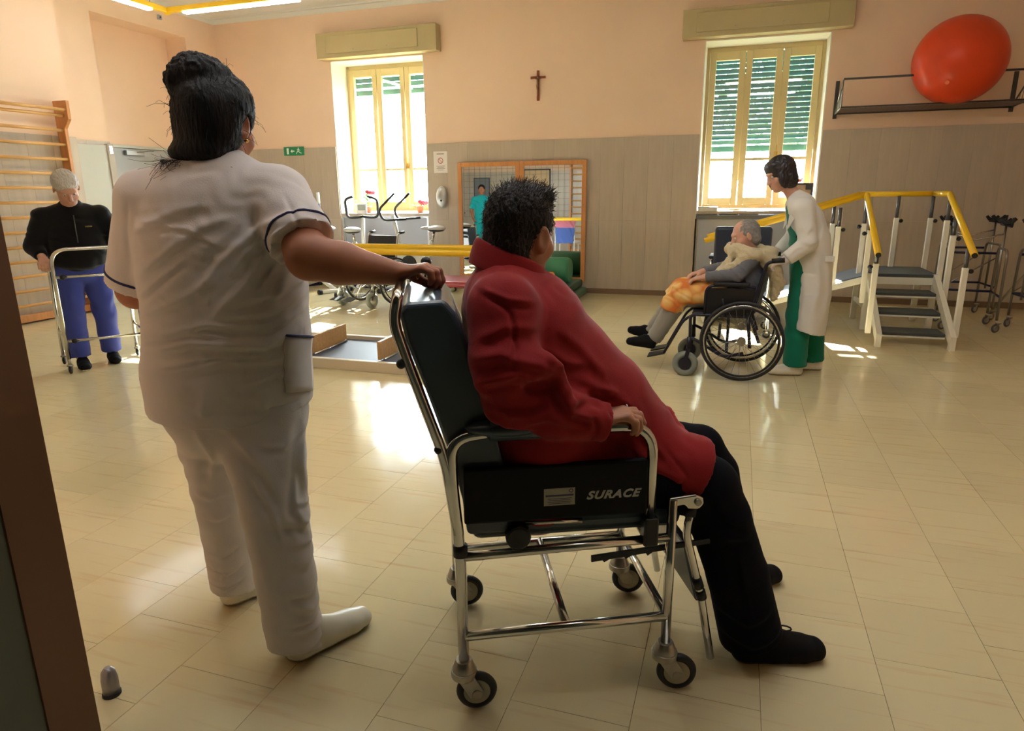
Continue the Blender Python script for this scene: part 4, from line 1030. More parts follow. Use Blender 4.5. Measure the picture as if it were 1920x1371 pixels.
def hand(F, w, f, n, side, s=1.0, curl=(.5, .7, .5), thumb=(.6, .7, .4), spread=.04, k=.006, tcurl=.35):
    """w wrist, f toward the fingers, n out of the palm, side toward the thumb"""
    w = np.array(w, float); f = nrm(f); n = np.array(n, float); n = nrm(n-f*(n@f)); t = np.cross(f, n); t = t if t@np.array(side) > 0 else -t
    F.tube([w-f*.01, w+f*.03*s, w+f*.082*s], [(.026*s, .019*s), (.034*s, .0155*s), (.037*s, .0125*s)], .012, side=t)
    ln = (.072, .08, .075, .058)
    for i in range(4):
        b = w+f*(.084-.004*abs(i-1))*s+t*(.029-.0195*i)*s; a = 0; d0 = nrm(f+t*(1.5-i)*spread); pts = [b-f*.012*s, b]
        c_ = curl[i] if isinstance(curl[0], (tuple, list)) else curl
        for j, q in enumerate((.45, .3, .25)):
            a += c_[j]; d = d0*math.cos(a)+n*math.sin(a); pts.append(pts[-1]+d*ln[i]*q*s)
        sc_ = (1, 1, .96, .86)[i]*s
        F.tube(pts, [.0095*sc_, .0098*sc_, .009*sc_, .0082*sc_, .007*sc_], .003)
    b = w+f*.02*s+t*.022*s; d = nrm(f*thumb[0]+t*thumb[1]+n*thumb[2]); p = [b, b+d*.042*s]
    d = nrm(d*math.cos(tcurl)+(f*.7-t*.6+n*.4)*math.sin(tcurl)); p.append(p[-1]+d*.03*s); d = nrm(d+(f*.5-t*.5)*tcurl); p.append(p[-1]+d*.025*s)
    F.tube(p, [.0155*s, .0125*s, .0105*s, .0085*s], .01)
def strands(name, roots, m, parent, off, r=.0006):
    mb = MB()
    for pts in roots: mb.tube([tuple(np.array(p)-np.array(off)) for p in pts], [r, r*.9]+[r*.6]*(len(pts)-2), 4, cap=False)
    o = mb.build(name, m, parent); o['kind'] = 'stuff'; return o
def shoe(name, heel, toe, m, parent, off, w=.045, h_=.075, sole=None, ankle=True, tilt=0):
    heel = np.array(heel, float); toe = np.array(toe, float); d = nrm((toe-heel)*np.array([1, 1, 0])); L = np.linalg.norm(toe-heel); sd = np.cross((0, 0, 1), d)
    F = Field(np.minimum(heel, toe)-.1, np.maximum(heel, toe)+np.array([.1, .1, .2]), .005)
    g = lambda t, z: heel+(toe-heel)*t+np.array([0, 0, z])
    F.tube([g(.15, .03), g(.45, .032), g(.75, .03), g(.9, .028)], [(w*.84, .04), (w*.9, .038), (w, .036), (w*.86, .031)], .01, side=sd)
    F.tube([g(.17, .05), g(.36, .055), g(.6, .035)], [(w*.75, h_*.7), (w*.75, h_*.62), (w*.7, h_*.45)], .03, side=sd)
    lo_ = min(heel[2], toe[2])
    nrm_ = np.cross(sd, toe-heel); nrm_ = nrm_ if nrm_[2] > 0 else -nrm_
    F.cut(heel+np.array([0, 0, .001]), -nrm_)
    V, Fc = F.mesh(); mats = [m] + ([sole] if sole else []); idx = None
    if sole: C = centers(V, Fc); idx = (((C-heel)@nrm(nrm_)) < .014).astype(int)
    return to_obj(name, V, Fc, mats, parent, off, idx)
SKIN = mat('skin', (186, 132, 104), rough=.5, var=.05, vscale=14, spec=.35)
SKIN2 = mat('skin_olive', (172, 112, 82), rough=.48, var=.05, vscale=14, spec=.35)
SKINP = mat('skin_pale', (210, 160, 138), rough=.5, var=.05, vscale=14, spec=.35)
# ================================================================ NURSE in white, seen from behind
def cloth(name, rgb, bump=.25, bscale=350, **k): return mat(name, rgb, rough=.85, bump=bump, bscale=bscale, spec=.2, sheen=.15, **k)
NO = np.array([-1.38, 1.57, 0]); nurse = thing('person', 'woman in white tunic and trousers, dark hair in a bun, pushing the blue chair', 'person', tuple(NO))
vr = nrm([.75, .66, 0]); vd = nrm([-.66, .75, 0])        # right of view and view direction at her
tr = nrm([.97, .24, 0]); tf = nrm([-.24, .97, 0])         # her own right and forward
J = dict(shR=(-1.185, 1.585, 1.355), elR=(-1.03, 1.475, 1.205), wrR=(-.842, 1.572, 1.158), shL=(-1.555, 1.50, 1.35), elL=(-1.675, 1.53, 1.09), wrL=(-1.60, 1.74, 1.0))
hc = np.array((-1.358, 1.587, 1.545)); hf = nrm((-.06, 1, -.12))
F = Field((-1.86, 1.2, .0), (-.62, 1.95, 1.75), .0045)
head_skin(F, hc, hf, s=1.04)
F.tube([(-1.375, 1.565, 1.36), hc+np.array((0, -.02, -.05))], [.062, .056], .03)
F.tube([(-1.375, 1.56, .85), (-1.375, 1.56, 1.1), (-1.375, 1.56, 1.33)], [(.17, .11), (.16, .11), (.14, .09)], .03, side=tr)
for s_ in 'RL':
    F.tube([J['sh'+s_], J['el'+s_]], [.056, .056], .03)
F.tube([J['elR'], (-.955, 1.505, 1.187), J['wrR']], [.057, .054, .031], .02)
F.tube([J['elL'], J['wrL']], [.045, .028], .02)
hd = nrm(np.array((-.765, 1.60, 1.162))-np.array(J['wrR']))
hand(F, J['wrR'], hd+np.array((0, .0, .12)), (.1, .0, -1), (-.3, .8, 0), .98, curl=((.5, .95, .6), (.5, .95, .6), (.55, 1.0, .6), (.6, 1.0, .6)), thumb=(.7, .35, .6), tcurl=.3)
hand(F, J['wrL'], (.2, .9, -.2), (1, 0, 0), (0, 0, 1), .95)
for a, b, c in (((-1.29, 1.555, .84), (-1.255, 1.50, .48), (-1.18, 1.47, .08)), ((-1.48, 1.55, .84), (-1.52, 1.585, .48), (-1.565, 1.645, .08))):
    F.tube([a, b, c], [.09, .06, .04], .03)
V, Fc = F.mesh(); to_obj('body', V, Fc, SKIN2, nurse, NO)
eyes(nurse, NO, hc, hf, s=1.04)
# hair with bun
HAIR = mat('black_hair', (11, 9, 9), rough=.5, var=.3, vscale=60, bump=.5, bscale=120, stretch=(1, 1, .2), spec=.25)
F = Field((-1.6, 1.35, 1.38), (-1.15, 1.8, 1.9), .0045)
hr, hf_, hu = frame(hf)
F.ell(hc+hf*(-.025)+hu*.025, (.098, .108, .1), [hr, hf_, hu], .02)
F.ell(hc-hf*.05-hu*.03, (.086, .072, .075), [hr, hf_, hu], .03)
F.ell(hc+vr*.012+hu*.065-hf*.01, (.068, .066, .055), None, .05)
F.ell(hc-hf*.07-hu*.085-vr*.02, (.075, .045, .032), [hr, hf_, hu], .03)
for a_, b_, c_, r1, r2, r3 in ((-.03, .118, -.02, .078, .075, .052), (-.055, .148, -.01, .045, .045, .03), (.005, .112, -.045, .05, .05, .04), (-.068, .1, -.03, .035, .05, .045)):
    F.ell(hc+vr*a_+hu*b_+hf*c_, (r1, r2, r3), None, .014)
F.ell(hc+hf*.13-hu*.045, (.085, .08, .115), [hr, hf_, hu], .02, 'sub')
F.ell(hc+hr*.088-hu*.012-hf*.002, (.03, .02, .034), [hr, hf_, hu], .01, 'sub')
V, Fc = F.mesh(); N = normals(V, Fc)
V = wrink(V, N, .0028, .022, (.9, .5, .1), 3, warp=1.5); N = normals(V, Fc); V = wrink(V, N, .0015, .009, (.9, .4, -.3), 5, warp=1.2)
hair = to_obj('hair', V, Fc, HAIR, nurse, NO)
rnd = random.Random(11); st = []
for k in range(150):
    a = rnd.uniform(0, 2*PI); el = rnd.uniform(-.9, 1.2); base = hc-hf*.03+hu*.03+(hr*math.cos(a)*math.cos(el)+hf_*math.sin(a)*math.cos(el)*.9+hu*math.sin(el))*.1
    if (base-hc)@hf > .05: continue
    d = nrm(np.array([rnd.gauss(0, 1) for _ in range(3)])+nrm(base-hc)*1.0+np.array((0, 0, -.7 if el < 0 else .2))); l = rnd.uniform(.02, .05); q = np.array([rnd.gauss(0, .3) for _ in range(3)])
    st.append([base, base+d*l*.4, base+d*l*.8+q*l*.35, base+d*l+q*l*.7+np.array((0, 0, -.01))])
for k in range(240):
    base = hc-hf*.05-hu*.105+vr*rnd.uniform(-.1, .06)+hf*rnd.uniform(-.03, .03); d = nrm((vr*rnd.uniform(-1.2, .3)-np.array((0, 0, rnd.uniform(0, 1))))-hf*.3)
    l = rnd.uniform(.02, .06); q = np.array([rnd.gauss(0, .5) for _ in range(3)]); st.append([base, base+d*l*.5+q*.01, base+d*l*.8+q*l*.5, base+d*l+q*l])
strands('loose_hair', st, HAIR, hair, NO*0+NO if False else NO, .0007)
MB().torus(Vector(hc+vr*.0+hu*.085-hf*.075-NO), tuple(nrm(-hf+hu*.6)), .016, .003, 14, 6).build('hair_tie', mat('brown_clip', (120, 60, 36), rough=.4), hair)
# tunic
TUN = cloth('white_tunic', (218, 210, 206), bump=.12, bscale=260); NAVYT = mat('navy_trim', (34, 36, 84), rough=.7)
F = Field((-1.86, 1.2, .70), (-.88, 1.95, 1.52), .0055)
F.tube([(-1.405, 1.562, .762), (-1.405, 1.562, .85), (-1.385, 1.56, .98), (-1.375, 1.555, 1.12), (-1.37, 1.55, 1.24), (-1.37, 1.545, 1.32), (-1.372, 1.55, 1.385), (-1.373, 1.56, 1.43)],
       [(.240, .205), (.242, .198), (.234, .185), (.234, .176), (.232, .165), (.205, .14), (.15, .105), (.085, .085)], .02, side=tr, flat=(1, 0), fd=((-.03, .1, -1), None))
for s_ in 'RL':
    sh = np.array(J['sh'+s_]); el = np.array(J['el'+s_]); F.tube([(-1.37, 1.555, 1.385), sh], [.058, .072], .05)
    e2 = sh+(el-sh)*(.80 if s_ == 'R' else .93)
    F.tube([sh, e2], [.078, .085], .03, flat=(0, 1))
F.tube([(-1.372, 1.56, 1.40), (-1.372, 1.575, 1.462)], [.085, .072], .02, flat=(0, 1), fd=(None, (0, -.2, 1)))
F.shell(.011)
V, Fc = F.mesh(); V = smooth(V, Fc, 1, .4); N = normals(V, Fc)
ff = []
def L2(*pp): return [tuple(p) for p in pp]
# (s, z): s to the right of the view from NO
ff += [(L2((.17, 1.33), (.09, 1.29), (-.02, 1.20), (-.10, 1.10)), .006, .02, 's'), (L2((.19, 1.27), (.10, 1.22), (.02, 1.13), (-.06, 1.05)), .007, .022, 's'),
       (L2((.20, 1.21), (.14, 1.15), (.08, 1.05)), .007, .02, 's'), (L2((-.22, 1.25), (-.12, 1.30), (-.02, 1.33)), .005, .02, 's'),
       (L2((-.24, 1.12), (-.14, 1.20), (-.04, 1.27), (.05, 1.3)), .005, .02, 's'), (L2((-.25, 1.02), (-.12, 1.08), (.0, 1.16)), .004, .02, 's'),
       (L2((-.25, .93), (-.1, .97), (.08, .95), (.2, .99)), .006, .02, 's'), (L2((-.22, .98), (-.06, 1.02), (.1, 1.0), (.22, 1.05)), .005, .017, 's'),
       (L2((-.2, .88), (-.02, .92), (.15, .90)), .005, .02, 's'), (L2((.02, 1.08), (.12, 1.09), (.22, 1.13)), .006, .018, 's'), (L2((-.05, 1.04), (.1, 1.04), (.22, 1.09)), .004, .015, 's'),
       (L2((.155, 1.37), (.175, 1.30), (.185, 1.22), (.17, 1.14)), .004, .007, 'v'), (L2((.185, 1.0), (.19, .9), (.185, .77)), .0035, .005, 'v'), (L2((-.1, .86), (-.12, .78)), .005, .03, 's'), (L2((.05, .86), (.04, .78)), .004, .03, 's'),
       (L2((-.3, .784), (.3, .784)), .002, .004, 'v'), (L2((-.215, 1.36), (-.235, 1.27), (-.24, 1.17)), .0035, .007, 'v'),
       (L2((.24, 1.33), (.25, 1.25), (.27, 1.17)), .004, .015, 's'), (L2((.2, 1.34), (.26, 1.28), (.3, 1.2)), .004, .015, 's')]
ff += [(L2((.18, 1.30), (.12, 1.27), (.05, 1.22), (.0, 1.16)), .004, .011, 's'), (L2((.19, 1.24), (.13, 1.19), (.06, 1.11)), .005, .011, 's'), (L2((-.2, 1.29), (-.08, 1.27), (.0, 1.22)), .003, .011, 's'),
       (L2((-.24, 1.07), (-.16, 1.14), (-.08, 1.2)), .004, .012, 's'), (L2((-.02, 1.02), (.1, 1.02), (.2, 1.07)), .004, .01, 's'), (L2((.05, 1.13), (.14, 1.14), (.2, 1.18)), .004, .011, 's'),
       (L2((-.2, .9), (-.05, .94), (.1, .93)), .004, .01, 's'), (L2((-.24, .96), (-.12, 1.0), (.0, .99)), .004, .01, 's'), (L2((.0, .85), (.1, .87), (.2, .86)), .004, .012, 's')]
ff = [(p, d*1.35, w*.8, k) for p, d, w, k in ff]
V = folds(V, N, ff, NO, vr, -vd); N = normals(V, Fc); V = wrink(V, N, .0008, .05, (.5, .3, .9), 8, warp=1.2)
tun = to_obj('tunic', V, Fc, [TUN], nurse, NO)
from mathutils.bvhtree import BVHTree
tb = BVHTree.FromPolygons([v.co for v in tun.data.vertices], [tuple(p.vertices) for p in tun.data.polygons])
for s_ in 'RL':
    sh = np.array(J['sh'+s_]); el = np.array(J['el'+s_]); ax = nrm(el-sh); e2 = sh+(el-sh)*(.80 if s_ == 'R' else .93)-ax*.034; q1 = nrm(np.cross(ax, (0, 0, 1))); q2 = np.cross(ax, q1); rp = []
    for k in range(40):
        d = q1*math.cos(2*PI*k/40)+q2*math.sin(2*PI*k/40); h_ = tb.ray_cast(Vector(e2+d*.13-NO), Vector(-d)); p = h_[0] if h_[0] is not None else Vector(e2+d*.085-NO)
        if (np.array(p)+NO-e2)@d > .096 or (np.array(p)+NO-e2)@d < .06: p = Vector(e2+d*.083-NO)
        rp.append(p)
    MB().tube(rp, .0042, 6, closed=True).build('sleeve_trim', NAVYT, tun)
# side pocket with a navy edge, lying on the flank
def on_surface(ob, pts, dirn, lift):
    bt = BVHTree.FromPolygons([v.co for v in ob.data.vertices], [tuple(p.vertices) for p in ob.data.polygons]); out = []
    for p in pts:
        h_ = bt.ray_cast(Vector(p)-Vector(dirn)*.6, Vector(dirn)); out.append((h_[0] if h_[0] is not None else Vector(p))-Vector(dirn)*lift)
    return out
dq = nrm(vd*.55-vr*.83); sq = np.cross(dq, (0, 0, 1)); pc = NO+dq*0+np.array((-.02, 0, 0))-NO
grid = []
for i in range(9):
    for j in range(7):
        z_ = .985-.03*(j/6)-i/8*.165; grid.append(tuple(pc-dq*0+sq*(-.085+.13*j/6)+np.array((0, 0, z_))))
gp = on_surface(tun, grid, dq, .004); m_ = MB(); m_.add(gp, [(i*7+j, i*7+j+1, (i+1)*7+j+1, (i+1)*7+j) for i in range(8) for j in range(6)], True)
po = m_.build('pocket', TUN, tun); sd_ = po.modifiers.new('thick', 'SOLIDIFY'); sd_.thickness = .003; sd_.offset = 0
MB().tube(on_surface(tun, grid[:7], dq, .007), .0035, 6).build('pocket_trim', NAVYT, po)
# trousers
TRO = cloth('white_trousers', (212, 204, 200), bump=.12, bscale=260)
F = Field((-1.8, 1.25, .0), (-.98, 1.95, .92), .006)
F.tube([(-1.39, 1.56, .74), (-1.39, 1.56, .88)], [(.215, .165), (.2, .155)], .03, side=tr)
F.tube([(-1.30, 1.555, .78), (-1.272, 1.525, .62), (-1.235, 1.495, .46), (-1.205, 1.475, .25), (-1.185, 1.462, .035)], [(.125, .13), (.112, .118), (.093, .10), (.084, .09), (.078, .094)], .02, side=tr, flat=(0, 1), fd=(None, (0, -.35, -1)))
F.tube([(-1.475, 1.56, .78), (-1.505, 1.585, .62), (-1.525, 1.60, .46), (-1.545, 1.63, .28), (-1.56, 1.645, .055)], [(.125, .13), (.108, .115), (.085, .095), (.08, .088), (.072, .09)], .02, side=tr, flat=(0, 1), fd=(None, (-.1, -.2, -1)))
V, Fc = F.mesh(); V = smooth(V, Fc, 1, .4); N = normals(V, Fc)
ff = [(L2((.16, .74), (.13, .6), (.155, .47)), .007, .02, 's'), (L2((-.05, .72), (.03, .62), (.07, .5)), .006, .025, 's'), (L2((.2, .7), (.19, .55), (.2, .42)), .004, .006, 'v'),
      (L2((.06, .46), (.14, .42), (.2, .44)), .007, .018, 's'), (L2((.08, .2), (.13, .16), (.2, .18)), .008, .016, 's'), (L2((.07, .13), (.14, .1), (.2, .12)), .008, .014, 's'), (L2((.06, .08), (.12, .055), (.2, .07)), .006, .012, 's'),
      (L2((.08, .33), (.13, .3), (.19, .34)), .005, .018, 's'), (L2((-.17, .47), (-.12, .44), (-.06, .46)), .006, .018, 's'), (L2((-.16, .18), (-.1, .15), (-.04, .18)), .007, .014, 's'), (L2((-.17, .12), (-.11, .1), (-.05, .12)), .007, .012, 's'),
      (L2((-.14, .74), (-.1, .62), (-.12, .5)), .006, .022, 's')]
ff += [(L2((.02, .68), (.1, .66), (.2, .70)), .004, .014, 's'), (L2((.0, .6), (.04, .5), (.06, .4)), .006, .014, 's'), (L2((.12, .6), (.1, .5), (.14, .38)), .005, .016, 's'), (L2((.07, .24), (.13, .22), (.2, .25)), .006, .012, 's'), (L2((.06, .155), (.13, .135), (.2, .15)), .006, .010, 's'), (L2((.1, .5), (.16, .47), (.22, .5)), .005, .012, 's'), (L2((.09, .38), (.15, .36), (.21, .38)), .005, .014, 's'), (L2((-.17, .25), (-.11, .22), (-.05, .25)), .006, .012, 's'), (L2((-.17, .38), (-.11, .36), (-.06, .38)), .005, .014, 's')]
ff = [(p, d*1.5, w*.85, k) for p, d, w, k in ff]
V = folds(V, N, ff, NO, vr, -vd); N = normals(V, Fc); V = wrink(V, N, .0018, .07, (.3, .2, .9), 4, warp=1.2)
to_obj('trousers', V, Fc, TRO, nurse, NO)
CLOG = mat('white_clog', (226, 220, 200), rough=.35); SOLE = mat('clog_sole', (158, 148, 122), rough=.6)
shoe('shoe', (-1.195, 1.425, 0), (-1.065, 1.685, 0), CLOG, nurse, NO, .048, .08, SOLE)
shoe('shoe', (-1.585, 1.60, .0), (-1.455, 1.83, 0), CLOG, nurse, NO, .046, .08, SOLE)
MB().ball(Vector(hc+hr*.083-hu*.045+hf*.0-NO), .006, 8, 6).build('earring', mat('gold', (220, 180, 100), rough=.25, metal=1), nurse)
MB().torus(Vector((-.79, 1.6, 1.15))-Vector(NO), (1, .2, 0), .01, .0012, 14, 5).build('ring', mat('gold', (220, 180, 100)), nurse)
# ================================================================ SEATED MAN in the red jacket (positions in the chair's own axes)
cU = np.array([.905, .425, 0]); cV = np.array([-.425, .905, 0]); cO = np.array([-.62, 1.43, 0])
def K(u, v, z): return cO+cU*u+cV*v+np.array([0, 0, z])
MO = K(.2, .23, 0); man = thing('person', 'man with short dark hair in a red jacket sitting in the blue chair', 'person', tuple(MO))
mvd = nrm([-.28, .96, 0]); mvr = nrm([.96, .28, 0])
mh = K(.195, .25, 1.252); mf = nrm((.36, .93, -.04)); mu_ = nrm((.05, .0, 1))
mr_, mf_, muu = frame(mf, mu_)
F = Field(MO+np.array((-.5, -.5, 0)), MO+np.array((.95, .85, 1.48)), .005)
head_skin(F, mh, mf, mu_, s=1.06)
F.tube([K(.14, .23, 1.10), mh-np.array((0, 0, .05))-mf*.02], [.07, .062], .03)
F.tube([K(.17, .23, .62), K(.18, .23, .85), K(.14, .23, 1.05)], [(.15, .17), (.16, .16), (.11, .17)], .03, side=cU)
JR = dict(sh=K(.122, .04, 1.085), el=K(.14, -.005, .872), wr=K(.355, .005, .795)); JL = dict(sh=K(.17, .43, 1.07), el=K(.17, .48, .85), wr=K(.36, .40, .77))
for q in (JR, JL): F.tube([q['sh'], q['el']], [.05, .045], .03); F.tube([q['el'], q['wr']], [.045, .03], .02)
fd = nrm(cU*1+np.array((0, 0, .12)))
hand(F, JR['wr']-fd*.008+np.array((0, 0, .01)), fd+np.array((0, 0, .04)), (0, 0, -1), cV, 1.0, curl=((.35, .75, .5), (.45, .85, .55), (.6, .95, .6), (.75, 1.0, .6)), thumb=(.8, .45, .1), spread=.1)
hand(F, JL['wr'], fd-cV*.3+np.array((0, 0, -.25)), (0, 0, -1), -cV, 1.0, curl=(.5, .8, .5))
F.tube([K(.26, .13, .61), K(.67, .095, .56), K(.85, .085, .1)], [.07, .05, .035], .03)
F.tube([K(.26, .33, .61), K(.78, .405, .545), K(.945, .44, .1)], [.07, .048, .035], .03)
V, Fc = F.mesh(); to_obj('body', V, Fc, SKIN, man, MO); eyes(man, MO, mh, mf, mu_, 1.06)
# short dark hair, thinning to grey at the temple
MH = mat('dark_grey_hair', (36, 30, 26), rough=.5, var=.45, vscale=90, bump=.7, bscale=120, stretch=(1, 1, .4), spec=.4)
F = Field(mh-.16, mh+np.array((.16, .16, .19)), .004); Rm = [mr_, mf_, muu]; P_ = lambda x, y, z: mh+(mr_*x+mf_*y+muu*z)*1.06
F.ell(P_(0, -.012, .036), (.084, .103, .094), Rm, .01)
F.ell(P_(0, -.055, -.035), (.068, .055, .07), Rm, .02)
F.ell(P_(-.0, .045, .095), (.062, .04, .022), Rm, .03)
F.ell(P_(0, .108, -.04), (.09, .075, .1), Rm, .015, 'sub'); F.ell(P_(0, .03, -.1), (.12, .07, .055), Rm, .02, 'sub')
for q in (-1, 1): F.ell(P_(q*.088, .012, -.02), (.035, .03, .042), Rm, .008, 'sub')
V, Fc = F.mesh(); N = normals(V, Fc); V = wrink(V, N, .0018, .012, tuple(mr_*.8+muu*.4), 4, warp=2.4); N = normals(V, Fc); V = wrink(V, N, .0014, .007, tuple(mf_*.7+muu*.5), 9, warp=2)
mhair = to_obj('hair', V, Fc, MH, man, MO)
rnd = random.Random(5); st = []; idx_ = rnd.sample(range(len(V)), 2600)
for i in idx_:
    if (V[i]-mh)@muu < -.09: continue
    d = nrm(N[i]*.45+(muu*.3-mf*.2+mr_*.5 if (V[i]-mh)@muu > .06 else -muu*.7)+np.array([rnd.gauss(0, .25) for _ in range(3)])); l = rnd.uniform(.006, .013)*(1.7 if (V[i]-mh)@muu > .1 else 1)
    q = np.array([rnd.gauss(0, .2) for _ in range(3)]); st.append([V[i]-N[i]*.002, V[i]+d*l*.5, V[i]+d*l+q*l*.5])
strands('hair_tips', st, MH, mhair, MO, .0006)
# jacket
JM = mat('red_jacket', (146, 24, 26), rough=.8, bump=.12, bscale=300, spec=.25, sheen=.1)
F = Field(MO+np.array((-.45, -.42, .42)), MO+np.array((.75, .75, 1.32)), .0055)
F.tube([K(.22, .23, .60), K(.24, .23, .74), K(.245, .23, .87), K(.20, .23, 1.0), K(.155, .23, 1.07), K(.15, .235, 1.125), K(.158, .238, 1.16)],
       [(.19, .235), (.205, .235), (.205, .225), (.165, .22), (.12, .19), (.085, .115), (.066, .07)], .03, side=cU)
F.ell(K(.30, .23, .80), (.165, .20, .14), [cU, cV, (0, 0, 1)], .05)
F.tube([K(.13, .23, 1.085), JR['sh']], [.07, .08], .04); F.tube([K(.15, .23, 1.085), JL['sh']], [.07, .08], .04)
F.tube([K(.33, .23, .86), K(.42, .23, .79), K(.53, .225, .70)], [(.13, .19), (.135, .19), (.10, .17)], .05, side=(0, 0, 1))
# sleeves
F.tube([JR['sh'], K(.118, -.01, .975), JR['el']], [.084, .084, .072], .03)
F.tube([JR['el'], K(.24, -.005, .835), JR['wr']+cU*.02], [.074, .068, .05], .02, flat=(0, 1))
F.tube([K(.07, -.055, .925), K(.14, -.07, .955), K(.205, -.06, .965), K(.235, -.045, .935)], [.022, .034, .032, .018], .035)
F.ell(K(.195, -.085, .918), (.03, .022, .013), [cU, cV, (0, 0, 1)], .02, 'sub'); F.ell(K(.245, -.06, .915), (.012, .03, .03), [cU, cV, (0, 0, 1)], .02, 'sub')
F.tube([K(.24, -.06, .96), K(.255, -.055, .90), K(.27, -.055, .86)], [.012, .018, .012], .02)
F.tube([JL['sh'], JL['el']], [.08, .075], .03); F.tube([JL['el'], JL['wr']], [.072, .05], .02, flat=(0, 1))
# skirts over the lap
F.tube([K(.25, .135, .64), K(.50, .12, .615), K(.65, .105, .60)], [(.125, .10), (.118, .095), (.108, .105)], .04, side=(0, 0, 1), flat=(0, 1), fd=(None, cU*1+np.array((0, 0, -.55))))
F.tube([K(.25, .34, .66), K(.65, .36, .605)], [(.12, .12), (.105, .11)], .04, side=(0, 0, 1), flat=(0, 1), fd=(None, cU*1+np.array((0, 0, -.3))))
F.tube([K(.3, .22, .68), K(.66, .22, .60)], [(.11, .17), (.08, .15)], .04, side=(0, 0, 1), flat=(0, 1), fd=(None, cU*1+np.array((0, 0, -.3))))
V, Fc = F.mesh(); V = smooth(V, Fc, 1, .4); N = normals(V, Fc)
def cl(*pp): return [((K(u_, .05, 0)-cO)@cU, z_) for u_, z_ in pp]
ff = [(cl((.10, 1.13), (.13, 1.09), (.14, 1.02), (.12, .96)), .006, .008, 'v'), (cl((.05, 1.02), (.12, 1.05), (.2, 1.04)), .007, .02, 's'),
      (cl((.03, .97), (.1, .99), (.19, .96), (.25, .93)), .009, .022, 's'), (cl((.05, .92), (.14, .95), (.2, .92)), .008, .02, 's'),
      (cl((.12, .93), (.17, .915), (.22, .9)), .005, .010, 'v'),
      (cl((.22, .87), (.17, .86), (.10, .87)), .008, .018, 's'), (cl((.24, .89), (.27, .84), (.33, .815)), .009, .016, 's'), (cl((.15, .82), (.22, .83), (.29, .8)), .006, .018, 's'),
      (cl((.2, .99), (.27, .94), (.34, .93)), .007, .02, 's'), (cl((.24, 1.03), (.31, .97), (.38, .89)), .006, .022, 's'), (cl((.26, .86), (.33, .87), (.42, .85)), .010, .016, 's'),
      (cl((.3, .9), (.38, .86), (.46, .8)), .006, .02, 's'), (cl((.4, .8), (.48, .74), (.55, .66)), .007, .016, 's'), (cl((.37, .84), (.42, .8), (.44, .74)), .010, .010, 'v'),
      (cl((.55, .7), (.6, .63), (.55, .56)), .003, .006, 'v'), (cl((.45, .7), (.52, .64), (.6, .6)), .005, .02, 's'),
      (cl((.06, 1.14), (.12, 1.115), (.2, 1.10)), .006, .012, 's'), (cl((.33, .83), (.34, .80), (.33, .76)), .004, .006, 'v'), (cl((.05, .84), (.12, .81), (.2, .8)), .006, .016, 's')]
ff = [(p, d*1.25, w*.8, k) for p, d, w, k in ff]
V = folds(V, N, ff, cO, cU, -mvd); N = normals(V, Fc); V = wrink(V, N, .001, .06, tuple(cU+np.array((0, 0, .6))), 3, warp=1.2)
jk = to_obj('jacket', V, Fc, JM, man, MO)
# folded collar round the neck, open at the front
def collar_band(n=44):
    m_ = MB(); vs = []; ax_ = nrm(cU*.85+mf*.15); lt = nrm(np.cross((0, 0, 1), ax_))
    prof = [(.072, .0), (.073, .04), (.077, .085), (.084, .096), (.092, .09), (.102, .06), (.111, .028)]
    for i in range(n+1):
        a = -2.5+5.0*i/n; e = abs(a)/2.5
        for r_, z_ in prof:
            rr = r_*(1+.14*e**2); c0 = K(.163, .242, 1.15-.065*e**1.5); d = -ax_*math.cos(a)*.98+lt*math.sin(a)*1.0
            p = c0+d*rr+np.array((0, 0, z_*(1-.12*e)-(.05*e*e if z_ < .07 and r_ > .1 else 0))); vs.append(tuple(p-MO))
    R_ = len(prof); fs = [(i*R_+j, (i+1)*R_+j, (i+1)*R_+j+1, i*R_+j+1) for i in range(n) for j in range(R_-1)]
    m_.add(vs, fs, True); o = m_.build('collar', JM, jk); s_ = o.modifiers.new('thick', 'SOLIDIFY'); s_.thickness = .006; s_.offset = 0
    b_ = o.modifiers.new('round', 'SUBSURF'); b_.levels = b_.render_levels = 2; return o
collar_band()
MB().tube([tuple(K(.33, .31, .80)-MO), tuple(K(.345, .31, .79)-MO)], .008).build('cuff_button', mat('dark_button', (40, 16, 16), rough=.4), jk)
MB().torus(Vector(K(.44, .045, .818)-MO), tuple(fd), .0105, .0018, 16, 6).build('ring', mat('silver_ring', (200, 210, 220), rough=.2, metal=1), man)
# trousers
MT = mat('navy_trousers', (13, 14, 21), rough=.9, bump=.1, bscale=300, spec=.15)
F = Field(MO+np.array((-.25, -.4, 0)), MO+np.array((.95, .75, .78)), .0065)
F.tube([K(.22, .23, .62), K(.36, .23, .62)], [(.13, .19), (.11, .17)], .04, side=cU)
F.tube([K(.26, .12, .61), K(.55, .105, .592), K(.69, .09, .56), K(.73, .085, .47), K(.80, .085, .28), K(.855, .08, .075)], [.10, .092, .088, .086, .086, .092], .02, flat=(0, 1), fd=(None, (.3, .1, -1)))
F.tube([K(.26, .34, .62), K(.60, .38, .585), K(.80, .41, .545), K(.86, .42, .45), K(.92, .43, .25), K(.95, .44, .07)], [.10, .088, .075, .078, .08, .085], .02, flat=(0, 1))
V, Fc = F.mesh(); V = smooth(V, Fc, 1, .4); N = normals(V, Fc)
ff = [(cl((.66, .57), (.7, .5), (.78, .47)), .007, .016, 's'), (cl((.68, .48), (.72, .44), (.8, .43)), .006, .016, 's'), (cl((.74, .42), (.77, .3), (.8, .15)), .005, .012, 's'), (cl((.72, .2), (.8, .16), (.88, .2)), .007, .018, 's'), (cl((.74, .12), (.82, .09), (.92, .13)), .007, .014, 's')]
